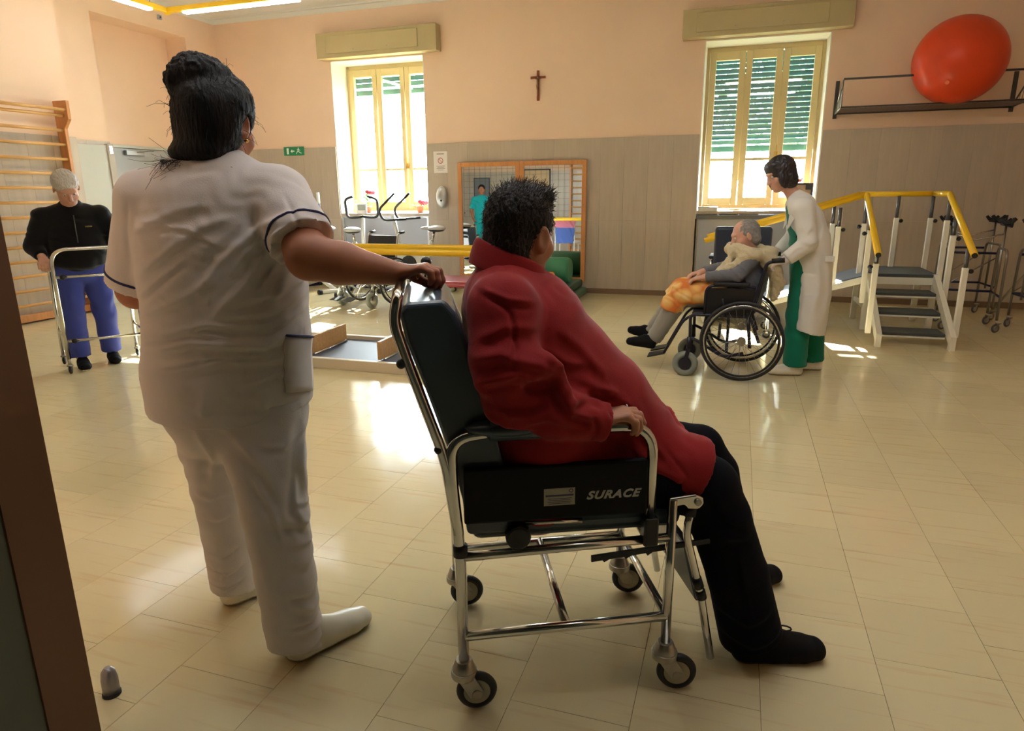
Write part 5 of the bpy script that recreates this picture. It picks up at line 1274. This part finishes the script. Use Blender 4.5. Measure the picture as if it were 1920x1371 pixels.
V = folds(V, N, ff, cO, cU, -mvd); to_obj('trousers', V, Fc, MT, man, MO)
SUE = mat('black_shoe', (10, 10, 12), rough=.75, spec=.2)
sh_ = shoe('shoe', K(.80, .09, .0), K(1.075, .055, 0), SUE, man, MO, .05, .09, BLACK)
MB().tube([tuple(K(.915+.022*(1-math.cos(q)), .06-.008*(1-math.cos(q)), .112+.009*math.sin(q))-MO) for q in [k*2*PI/12 for k in range(12)]], .0026, 6, closed=True).build('lace', BLACK, sh_)
shoe('shoe', K(.88, .43, 0), K(1.15, .46, 0), SUE, man, MO, .048, .085, BLACK)
# ================================================================ DOCTOR in the white coat pushing the wheelchair
DO = np.array([.5, 5.42, 0]); doc = thing('person', 'woman with a dark bob in a white coat and green trousers pushing the wheelchair', 'person', tuple(DO))
dh = np.array((.262, 5.40, 1.462)); df = nrm((-.82, -.42, -.35)); dup_ = nrm((-.35, 0, 1))
F = Field((-.1, 5.0, 0), (.95, 5.85, 1.66), .0075)
head_skin(F, dh, df, dup_, s=.98, k=.012)
F.tube([(.40, 5.42, 1.27), dh+np.array((.045, .015, -.06))], [.052, .046], .03)
F.tube([(.52, 5.42, .85), (.50, 5.42, 1.05), (.42, 5.42, 1.25)], [(.10, .14), (.09, .13), (.09, .14)], .03)
DL = dict(sh=np.array((.43, 5.235, 1.225)), el=np.array((.475, 5.19, .99)), wr=np.array((.325, 5.17, .865))); DR = dict(sh=np.array((.40, 5.60, 1.24)), el=np.array((.42, 5.66, 1.02)), wr=np.array((.30, 5.61, .88)))
for q in (DL, DR): F.tube([q['sh'], q['el']], [.042, .036], .03); F.tube([q['el'], q['wr']], [.036, .026], .02)
F.tube([(.50, 5.34, .8), (.47, 5.33, .45), (.475, 5.33, .07)], [.08, .05, .035], .03); F.tube([(.53, 5.51, .8), (.58, 5.52, .45), (.62, 5.53, .07)], [.08, .05, .035], .03)
V, Fc = F.mesh(); to_obj('body', V, Fc, SKINP, doc, DO); eyes(doc, DO, dh, df, dup_, .98)
# gloved hands
GLV = mat('latex_glove', (222, 206, 200), rough=.4)
for q, sd_ in ((DL, (0, 1, 0)), (DR, (0, -1, 0))):
    F = Field(q['wr']-.14, q['wr']+.14, .0045); F.tube([q['el']+(q['wr']-q['el'])*.8, q['wr']], [.033, .03], .01)
    hand(F, q['wr'], (-.85, .0, -.35), (-.3, 0, -1), sd_, .95, curl=(.7, 1.0, .7), thumb=(.8, .4, .3)); V, Fc = F.mesh(); to_obj('glove', V, Fc, GLV, doc, DO)
DH = mat('dark_brown_hair', (34, 26, 30), rough=.35, var=.3, vscale=60, bump=.5, bscale=90, stretch=(1, 1, .3), spec=.6)
r_, f_, u_ = frame(df, dup_); Rd = [r_, f_, u_]; P_ = lambda x, y, z: dh+(r_*x+f_*y+u_*z)*.98
F = Field(dh-.18, dh+.18, .005)
F.ell(P_(0, -.018, .035), (.094, .108, .1), Rd, .01); F.ell(P_(0, -.04, -.05), (.092, .07, .085), Rd, .03); F.ell(P_(0, .05, .08), (.07, .035, .03), Rd, .03)
F.ell(P_(0, .125, -.055), (.062, .07, .105), Rd, .01, 'sub')
for s_ in (-1, 1): F.ell(P_(s_*.078, .03, -.045), (.02, .035, .06), Rd, .015)
V, Fc = F.mesh(); N = normals(V, Fc); V = wrink(V, N, .0025, .014, tuple(r_), 4, warp=1.6); to_obj('hair', V, Fc, DH, doc, DO)
COAT = cloth('white_coat', (222, 218, 210), bump=.1)
F = Field((.05, 5.0, .22), (.98, 5.85, 1.42), .008)
F.tube([(.545, 5.42, .34), (.545, 5.42, .6), (.535, 5.42, .82), (.515, 5.42, 1.0), (.465, 5.42, 1.14), (.42, 5.42, 1.24), (.385, 5.42, 1.30)],
       [(.13, .24), (.14, .235), (.14, .215), (.125, .19), (.12, .19), (.10, .17), (.06, .075)], .02, side=(1, 0, 0), flat=(1, 0), fd=((-.25, .0, -1), None))
for q in (DL, DR):
    F.tube([(.41, 5.42, 1.245), q['sh']], [.06, .066], .04); F.tube([q['sh'], q['el'], q['wr']+(q['el']-q['wr'])*.12], [.07, .064, .05], .03, flat=(0, 1))
F.ell((.405, 5.42, .75), (.07, .05, .5), None, .01, 'sub')
F.tube([(.38, 5.42, .55), (.33, 5.42, 1.2)], [(.05, .045), (.06, .06)], .01, side=(0, 1, 0), op='sub')
V, Fc = F.mesh(); V = smooth(V, Fc, 1, .4); N = normals(V, Fc)
dd = lambda *p: [(x_, z_) for x_, z_ in p]
ff = [(dd((.53, 1.2), (.56, 1.1), (.55, 1.0)), .006, .02, 's'), (dd((.4, 1.1), (.46, 1.05), (.5, 1.1)), .006, .02, 's'), (dd((.42, 1.0), (.48, .97), (.54, 1.0)), .008, .02, 's'), (dd((.5, .92), (.55, .7), (.52, .45)), .010, .03, 's'), (dd((.6, .9), (.63, .65), (.6, .42)), .010, .03, 's'),
      (dd((.44, .8), (.47, .6), (.46, .4)), .008, .03, 's'), (dd((.44, .78), (.56, .77)), .004, .008, 'v'), (dd((.56, .77), (.565, .63), (.45, .62)), .004, .008, 'v'), (dd((.36, .9), (.4, .95), (.45, .96)), .006, .014, 's'), (dd((.36, 1.27), (.33, 1.15), (.37, 1.0)), .005, .01, 'v')]
V = folds(V, N, ff, (0, 5.42, 0), (1, 0, 0), (0, -1, 0)); N = normals(V, Fc); V = wrink(V, N, .0015, .09, (.8, .2, .3), 5)
coat = to_obj('coat', V, Fc, COAT, doc, DO)
for a_, b_, w_ in (((.355, 5.335, 1.27), (.345, 5.31, 1.10), .05), ((.35, 5.50, 1.27), (.33, 5.50, 1.10), .05)):
    MB().add([Vector(p)-Vector(DO) for p in ((a_[0], a_[1], a_[2]+.03), (a_[0]+.045, a_[1]-.03, a_[2]), (b_[0]+.03, b_[1]-.035, b_[2]+.05), (b_[0]-.01, b_[1]+.02, b_[2]-.03))], [(0, 1, 2, 3)]).build('lapel', COAT, coat).modifiers.new('t', 'SOLIDIFY').thickness = .008
MB().box((.1, -.2, .86-.0), (.16, -.17, .9)).build('belt_tab', COAT, coat, bevel=.004)
MB().ball(Vector((.40, 5.245, 1.03))-Vector(DO), .009, 8, 6).build('badge_clip', BLKPL, coat)
SCR = cloth('green_scrubs', (20, 118, 92), bump=.1)
F = Field((.15, 5.1, .0), (.85, 5.75, 1.32), .0085)
F.tube([(.50, 5.42, .7), (.47, 5.42, 1.0), (.39, 5.42, 1.22)], [(.11, .17), (.105, .155), (.07, .12)], .02, side=(1, 0, 0))
F.tube([(.50, 5.34, .8), (.47, 5.33, .45), (.475, 5.33, .07)], [.11, .088, .085], .02, flat=(0, 1)); F.tube([(.53, 5.51, .8), (.58, 5.52, .45), (.62, 5.53, .07)], [.11, .088, .082], .02, flat=(0, 1))
V, Fc = F.mesh(); V = smooth(V, Fc, 1, .4); N = normals(V, Fc); V = wrink(V, N, .004, .12, (.3, .1, .9), 5); to_obj('scrubs', V, Fc, SCR, doc, DO)
shoe('shoe', (.53, 5.33, 0), (.29, 5.28, 0), CLOG, doc, DO, .048, .08, SOLE); shoe('shoe', (.69, 5.53, 0), (.45, 5.50, 0), CLOG, doc, DO, .046, .08, SOLE)
MB().ball(Vector(dh-r_*.08-u_*.045-f_*.004-DO) if False else Vector(dh+r_*(-.076)-u_*.045-DO), .006, 8, 6).build('earring', mat('gold', (220, 180, 100)), doc)

# ================================================================ PERSON in the wheelchair
EO = np.array([.0, 5.32, 0]); eld = thing('person', 'grey haired person in a grey sweater slumped in the dark wheelchair', 'person', tuple(EO))
eh = np.array((.055, 5.30, 1.03)); ef = nrm((-.93, -.22, -.3)); eu = nrm((-.25, 0, 1))
F = Field((-.9, 4.95, 0), (.4, 5.7, 1.2), .0075)
head_skin(F, eh, ef, eu, s=1.0, k=.012)
F.tube([(.11, 5.32, .86), eh+np.array((.03, .01, -.05))], [.055, .05], .03)
F.tube([(.08, 5.32, .58), (.11, 5.32, .75), (.12, 5.32, .85)], [(.11, .15), (.10, .14), (.07, .13)], .03)
EL = dict(sh=np.array((.10, 5.15, .87)), el=np.array((.02, 5.10, .765)), wr=np.array((-.21, 5.17, .735))); ER = dict(sh=np.array((.08, 5.49, .87)), el=np.array((-.04, 5.54, .78)), wr=np.array((-.24, 5.42, .745)))
for q in (EL, ER): F.tube([q['sh'], q['el']], [.04, .034], .03); F.tube([q['el'], q['wr']], [.034, .025], .02)
hand(F, EL['wr'], (-1, .15, -.2), (0, .1, -1), (0, 1, 0), .92, curl=(.4, .5, .4)); hand(F, ER['wr'], (-1, -.25, -.2), (0, 0, -1), (0, -1, 0), .92, curl=(.4, .5, .4))
for y in (5.24, 5.40): F.tube([(.05, y, .58), (-.38, y, .57), (-.56, y, .22)], [.075, .055, .035], .03)
V, Fc = F.mesh(); to_obj('body', V, Fc, SKINP, eld, EO); eyes(eld, EO, eh, ef, eu)
GH = mat('grey_hair', (138, 132, 128), rough=.6, var=.25, vscale=60, bump=.4, bscale=90)
r_, f_, u_ = frame(ef, eu); Re = [r_, f_, u_]; P_ = lambda x, y, z: eh+(r_*x+f_*y+u_*z)
F = Field(eh-.15, eh+.15, .0055); F.ell(P_(0, -.02, .03), (.079, .094, .086), Re, .01); F.ell(P_(0, -.05, -.035), (.07, .055, .06), Re, .02)
F.ell(P_(0, .108, -.035), (.09, .08, .1), Re, .01, 'sub'); F.ell(P_(0, .03, -.1), (.12, .07, .06), Re, .02, 'sub')
V, Fc = F.mesh(); N = normals(V, Fc); V = wrink(V, N, .0018, .015, tuple(r_), 4); to_obj('hair', V, Fc, GH, eld, EO)
SWT = cloth('grey_sweater', (112, 112, 118), bump=.4, bscale=120)
F = Field((-.35, 4.95, .45), (.4, 5.7, 1.0), .0075)
F.tube([(.07, 5.32, .56), (.10, 5.32, .72), (.125, 5.32, .85)], [(.14, .19), (.13, .18), (.085, .16)], .02, side=(1, 0, 0))
for q in (EL, ER): F.tube([(.12, 5.32, .87), q['sh'], q['el'], q['wr']+(q['el']-q['wr'])*.06], [.06, .06, .052, .04], .03, flat=(0, 1))
V, Fc = F.mesh(); V = smooth(V, Fc, 1, .4); N = normals(V, Fc)
ff = [(dd((.0, .78), (.05, .74), (.1, .76)), .007, .015, 's'), (dd((-.02, .74), (.03, .70), (.09, .71)), .007, .015, 's'), (dd((-.12, .74), (-.1, .7), (-.11, .66)), .005, .012, 's'), (dd((.06, .88), (.1, .82), (.16, .8)), .006, .015, 's')]
V = folds(V, N, ff, (0, 5.32, 0), (1, 0, 0), (0, -1, 0)); N = normals(V, Fc); V = wrink(V, N, .002, .05, (.8, .2, .5), 6); to_obj('sweater', V, Fc, SWT, eld, EO)
GT = cloth('grey_trousers', (146, 142, 134), bump=.2)
F = Field((-.8, 5.05, .1), (.2, 5.6, .72), .008)
F.tube([(.05, 5.24, .59), (-.37, 5.23, .575), (-.42, 5.23, .50), (-.57, 5.24, .23)], [.1, .078, .075, .06], .02, flat=(0, 1)); F.tube([(.05, 5.40, .59), (-.40, 5.40, .585), (-.45, 5.40, .5), (-.60, 5.39, .25)], [.1, .078, .075, .06], .02, flat=(0, 1))
V, Fc = F.mesh(); V = smooth(V, Fc, 1, .4); N = normals(V, Fc); V = wrink(V, N, .005, .09, (.5, .1, .9), 2); to_obj('trousers', V, Fc, GT, eld, EO)
shoe('shoe', (-.555, 5.22, .16), (-.765, 5.18, .19), SUE, eld, EO, .045, .075); shoe('shoe', (-.59, 5.40, .19), (-.79, 5.42, .235), SUE, eld, EO, .045, .075)
# scarf (worn) : wrap, front fall and the bunched end behind
SCF = cloth('cream_scarf', (206, 192, 158), bump=.8, bscale=90)
F = Field((-.25, 4.95, .5), (.42, 5.7, 1.08), .0075)
F.tube([(.02, 5.18, .93), (.12, 5.14, .905), (.22, 5.22, .90), (.24, 5.36, .90), (.17, 5.5, .905), (.03, 5.48, .93), (-.03, 5.36, .93), (.02, 5.18, .93)], [(.055, .05)]*8, .03)
F.tube([(.0, 5.25, .92), (-.05, 5.22, .84), (-.12, 5.2, .77)], [(.06, .035), (.05, .03), (.04, .025)], .03, side=(0, 1, 0)); F.tube([(.08, 5.13, .9), (.02, 5.13, .84), (-.10, 5.15, .78)], [.045, .035, .025], .03)
F.tube([(.20, 5.20, .88), (.27, 5.19, .80), (.30, 5.2, .70), (.28, 5.2, .60)], [.055, .05, .048, .03], .03)
V, Fc = F.mesh(); N = normals(V, Fc); V = wrink(V, N, .003, .04, (.6, .3, .7), 7, warp=1.3); V = wrink(V, N, .0015, .012, (.2, .3, .9), 2); to_obj('scarf', V, Fc, SCF, eld, EO)
# lap blanket
bo = thing('lap_blanket', 'orange and yellow patterned blanket over the lap in the wheelchair', 'blanket', (-.3, 5.32, .6))
def blanket_mat():
    m = mat('patterned_blanket', (222, 170, 110), rough=.9); N = m.node_tree.nodes; L = m.node_tree.links; b = N['Principled BSDF']
    tc = N.new('ShaderNodeTexCoord'); vo = N.new('ShaderNodeTexVoronoi'); vo.inputs['Scale'].default_value = 11; L.new(tc.outputs['Object'], vo.inputs['Vector'])
    cr = N.new('ShaderNodeValToRGB'); e = cr.color_ramp.elements; e[0].color = (*lin((238, 214, 160)), 1); e[1].position = .72; e[1].color = (*lin((214, 122, 56)), 1)
    e2 = e.new(.42); e2.color = (*lin((236, 186, 108)), 1); L.new(vo.outputs['Distance'], cr.inputs[0]); L.new(cr.outputs[0], b.inputs['Base Color']); return m
F = Field((-.62, 5.02, .42), (.02, 5.62, .74), .007)
F.tube([(-.05, 5.23, .61), (-.36, 5.22, .60), (-.43, 5.22, .52), (-.45, 5.22, .47)], [.10, .092, .088, .08], .04, flat=(1, 1)); F.tube([(-.05, 5.41, .61), (-.38, 5.41, .605), (-.46, 5.41, .53)], [.10, .092, .08], .04, flat=(1, 1))
F.tube([(-.05, 5.32, .64), (-.36, 5.32, .63)], [(.09, .05), (.1, .05)], .05, side=(0, 1, 0), flat=(1, 1))
V, Fc = F.mesh(); N = normals(V, Fc); V = wrink(V, N, .005, .06, (.5, .3, .7), 9); to_obj('cloth', V, Fc, blanket_mat(), bo, (-.3, 5.32, .6))

# ================================================================ OLD MAN with the walking frame
AO = np.array([-5.0, 4.07, 0]); om = thing('person', 'stooping white haired man in a black sweatshirt and blue trousers', 'person', tuple(AO))
cf = nrm((.78, -.63, 0)); cr = nrm((.63, .78, 0))     # toward the camera; picture right
ah = np.array((-4.905, 3.985, 1.425)); af = nrm(cf*.72+cr*.16+np.array((0, 0, -.62))); au = nrm(cf*.6+np.array((0, 0, .8)))
B_ = lambda r, f, z: AO+cr*r+cf*f+np.array((0, 0, z))
F = Field(AO+np.array((-.55, -.55, 0)), AO+np.array((.55, .55, 1.6)), .0075)
head_skin(F, ah, af, au, s=1.05, k=.012)
F.tube([B_(0, .03, 1.24), ah-np.array((0, 0, .05))-cf*.03], [.06, .055], .03)
F.tube([B_(0, -.04, .82), B_(0, -.02, 1.0), B_(0, .02, 1.2)], [(.15, .1), (.14, .1), (.15, .09)], .03, side=cr)
M1 = dict(sh=B_(-.19, .03, 1.205), el=B_(-.28, .0, .985), wr=B_(-.235, .13, .905)); M2 = dict(sh=B_(.19, .03, 1.215), el=B_(.29, .0, 1.0), wr=B_(.255, .14, .92))
for q in (M1, M2): F.tube([q['sh'], q['el']], [.045, .04], .03); F.tube([q['el'], q['wr']], [.038, .028], .02)
for q, sd_ in ((M1, cr), (M2, -cr)): hand(F, q['wr'], cf*.8+np.array((0, 0, -.5)), (0, 0, -1)-cf*.3, sd_, .98, curl=(.8, 1.0, .7), thumb=(.7, .5, .3))
F.tube([B_(-.085, -.02, .8), B_(-.105, .01, .45), B_(-.105, .03, .09)], [.07, .05, .035], .03); F.tube([B_(.09, -.04, .8), B_(.115, -.05, .45), B_(.125, -.10, .09)], [.07, .05, .035], .03)
V, Fc = F.mesh(); to_obj('body', V, Fc, SKINP, om, AO); eyes(om, AO, ah, af, au, 1.05)
WHH = mat('white_hair', (206, 200, 194), rough=.6, var=.12, vscale=60, bump=.5, bscale=90)
r_, f_, u_ = frame(af, au); Ra = [r_, f_, u_]; P_ = lambda x, y, z: ah+(r_*x+f_*y+u_*z)*1.05
F = Field(ah-.17, ah+.17, .0055); F.ell(P_(0, -.02, .04), (.09, .105, .088), Ra, .01); F.ell(P_(0, -.05, -.03), (.078, .06, .06), Ra, .02); F.ell(P_(0, .045, .085), (.068, .04, .03), Ra, .02)
F.ell(P_(0, .108, -.035), (.068, .07, .085), Ra, .01, 'sub'); F.ell(P_(0, .04, -.1), (.12, .08, .055), Ra, .02, 'sub')
V, Fc = F.mesh(); N = normals(V, Fc); V = wrink(V, N, .0025, .018, tuple(r_), 4, warp=1.6); to_obj('hair', V, Fc, WHH, om, AO)
BSW = cloth('black_sweatshirt', (12, 12, 15), bump=.15)
F = Field(AO+np.array((-.5, -.5, .6)), AO+np.array((.5, .5, 1.42)), .0075)
F.tube([B_(.0, -.02, .83), B_(0, -.02, .95), B_(0, .0, 1.10), B_(0, .015, 1.20), B_(0, .03, 1.265)], [(.205, .155), (.205, .155), (.21, .15), (.18, .12), (.09, .08)], .02, side=cr, flat=(1, 0), fd=((0, 0, -1), None))
F.ell(B_(0, .05, .87), (.15, .11, .1), [cr, cf, (0, 0, 1)], .04)
for q in (M1, M2): F.tube([B_(0, .02, 1.225), q['sh'], q['el'], q['wr']+(q['el']-q['wr'])*.15], [.07, .077, .07, .046], .03, flat=(0, 1))
F.tube([B_(0, .04, 1.25), B_(0, .06, 1.31)], [.078, .07], .02, flat=(0, 1), fd=(None, cf*.4+np.array((0, 0, 1))))
V, Fc = F.mesh(); V = smooth(V, Fc, 1, .4); N = normals(V, Fc); V = wrink(V, N, .004, .09, (.4, .3, .8), 5); sw = to_obj('sweatshirt', V, Fc, BSW, om, AO)
zp = on_surface(sw, [tuple(cr*.01+cf*.3+np.array((0, 0, z_))) for z_ in (1.22, 1.15, 1.08, 1.01)], tuple(-cf), .002)
MB().tube(zp, .004, 6).build('zip', mat('zip_grey', (96, 92, 86), rough=.4, metal=.5), sw)
lg = on_surface(sw, [tuple(cr*q+cf*.3+np.array((0, 0, 1.13+.004*q))) for q in (.075, .09, .105, .12)], tuple(-cf), .002)
MB().tube(lg, .006, 6).build('chest_emblem', mat('gold_emblem', (126, 108, 52), rough=.6), sw)
BT = cloth('blue_trousers', (66, 78, 160), bump=.1)
F = Field(AO+np.array((-.45, -.45, 0)), AO+np.array((.45, .45, .95)), .0075)
F.tube([B_(0, -.03, .8), B_(0, -.03, .86)], [(.19, .14), (.18, .135)], .03, side=cr)
F.tube([B_(-.085, -.02, .8), B_(-.105, .01, .45), B_(-.105, .03, .09)], [.108, .085, .078], .02, flat=(0, 1)); F.tube([B_(.09, -.04, .8), B_(.115, -.05, .45), B_(.125, -.10, .09)], [.108, .085, .076], .02, flat=(0, 1))
V, Fc = F.mesh(); V = smooth(V, Fc, 1, .4); N = normals(V, Fc); V = wrink(V, N, .005, .13, (.3, .1, .9), 3); to_obj('trousers', V, Fc, BT, om, AO)
shoe('shoe', B_(-.10, -.03, 0), B_(-.08, .22, 0), SUE, om, AO, .046, .08, mat('white_sole', (210, 208, 204), rough=.6)); shoe('shoe', B_(.12, -.15, 0), B_(.14, .08, 0), SUE, om, AO, .046, .08)

# ================================================================ MAN in teal, standing beside the doorway and seen in the mirror
TO = np.array([-5.95, 2.35, 0]); tm = thing('person', 'man in a teal uniform, visible only as a reflection in the mirror', 'person', tuple(TO))
th_ = TO+np.array((0, 0, 1.56)); tf_ = nrm((.3, 1, 0)); trr = nrm((1, -.3, 0)); Q_ = lambda r, f, z: TO+trr*r+tf_*f+np.array((0, 0, z))
F = Field(TO+np.array((-.45, -.35, 0)), TO+np.array((.45, .4, 1.72)), .01)
head_skin(F, th_, tf_, s=1.02, k=.012); F.tube([Q_(0, 0, 1.36), Q_(0, 0, 1.5)], [.06, .055], .03)
F.tube([Q_(0, 0, .9), Q_(0, 0, 1.3)], [(.15, .1), (.16, .1)], .03, side=trr)
for s_ in (-1, 1):
    F.tube([Q_(s_*.18, 0, 1.33), Q_(s_*.25, -.03, 1.06), Q_(s_*.2, .12, .88)], [.048, .04, .028], .03); hand(F, Q_(s_*.2, .12, .88), (0-.3*s_, .5, -.5), (-s_, 0, 0), tf_, .95)
    F.tube([Q_(s_*.09, 0, .85), Q_(s_*.1, 0, .45), Q_(s_*.1, 0, .08)], [.085, .055, .04], .03)
V, Fc = F.mesh(); to_obj('body', V, Fc, SKIN2, tm, TO); eyes(tm, TO, th_, tf_, s=1.02)
F = Field(th_-.15, th_+.15, .008); F.ell(th_+np.array((0, 0, .04))-tf_*.02, (.088, .1, .085), [trr, tf_, (0, 0, 1)], .01); F.ell(th_+tf_*.11-np.array((0, 0, .04)), (.09, .07, .09), [trr, tf_, (0, 0, 1)], .01, 'sub')
V, Fc = F.mesh(); to_obj('hair', V, Fc, HAIR, tm, TO)
TEAL = cloth('teal_uniform', (24, 158, 164), bump=.1)
F = Field(TO+np.array((-.45, -.35, .0)), TO+np.array((.45, .4, 1.5)), .01)
F.tube([Q_(0, 0, .78), Q_(0, 0, 1.1), Q_(0, 0, 1.3), Q_(0, 0, 1.4)], [(.19, .14), (.18, .13), (.18, .12), (.08, .07)], .02, side=trr, flat=(1, 0))
for s_ in (-1, 1): F.tube([Q_(0, 0, 1.36), Q_(s_*.18, 0, 1.33), Q_(s_*.235, -.02, 1.12)], [.06, .07, .072], .03, flat=(0, 1))
V, Fc = F.mesh(); N = normals(V, Fc); V = wrink(V, N, .004, .09, (.4, .3, .8), 5); to_obj('tunic', V, Fc, TEAL, tm, TO)
F = Field(TO+np.array((-.4, -.3, .0)), TO+np.array((.4, .3, .95)), .01)
for s_ in (-1, 1): F.tube([Q_(s_*.08, 0, .82), Q_(s_*.1, 0, .45), Q_(s_*.1, 0, .06)], [.11, .085, .075], .02, flat=(0, 1))
V, Fc = F.mesh(); to_obj('trousers', V, Fc, TEAL, tm, TO)
for s_ in (-1, 1): shoe('shoe', Q_(s_*.1, -.07, 0), Q_(s_*.12, .18, 0), CLOG, tm, TO, .046, .08)
# draped chair reflected in the mirror
t = thing('draped_chair', 'white chair with a blue and pink garment over it, reflected low in the mirror', 'chair', (-3.58, 3.95, 0))
for x in (0, .4):
    for y in (0, .38): MB().tube([(x, y, 0), (x, y, .44 if y == 0 else .82)], .014).build('leg', WHMET, t)
MB().box((-.02, -.02, .43), (.42, .4, .46)).build('seat', WHITEPL, t, bevel=.01); MB().box((0, .375, .55), (.4, .395, .84)).build('backrest', WHITEPL, t, bevel=.008)
F = Field((-3.7, 3.8, .3), (-3.05, 4.5, 1.0), .009); F.tube([(-3.38, 4.34, .42), (-3.38, 4.34, .86)], [(.19, .05), (.22, .045)], .02, side=(1, 0, 0), flat=(1, 0)); V, Fc = F.mesh(); N = normals(V, Fc); V = wrink(V, N, .008, .09, (1, 0, .3), 4)
C = centers(V, Fc); to_obj('garment', V, Fc, [cloth('blue_garment', (86, 112, 186)), cloth('pink_garment', (214, 130, 158))], t, (-3.58, 3.95, 0), (C[:, 2] > .74).astype(int))
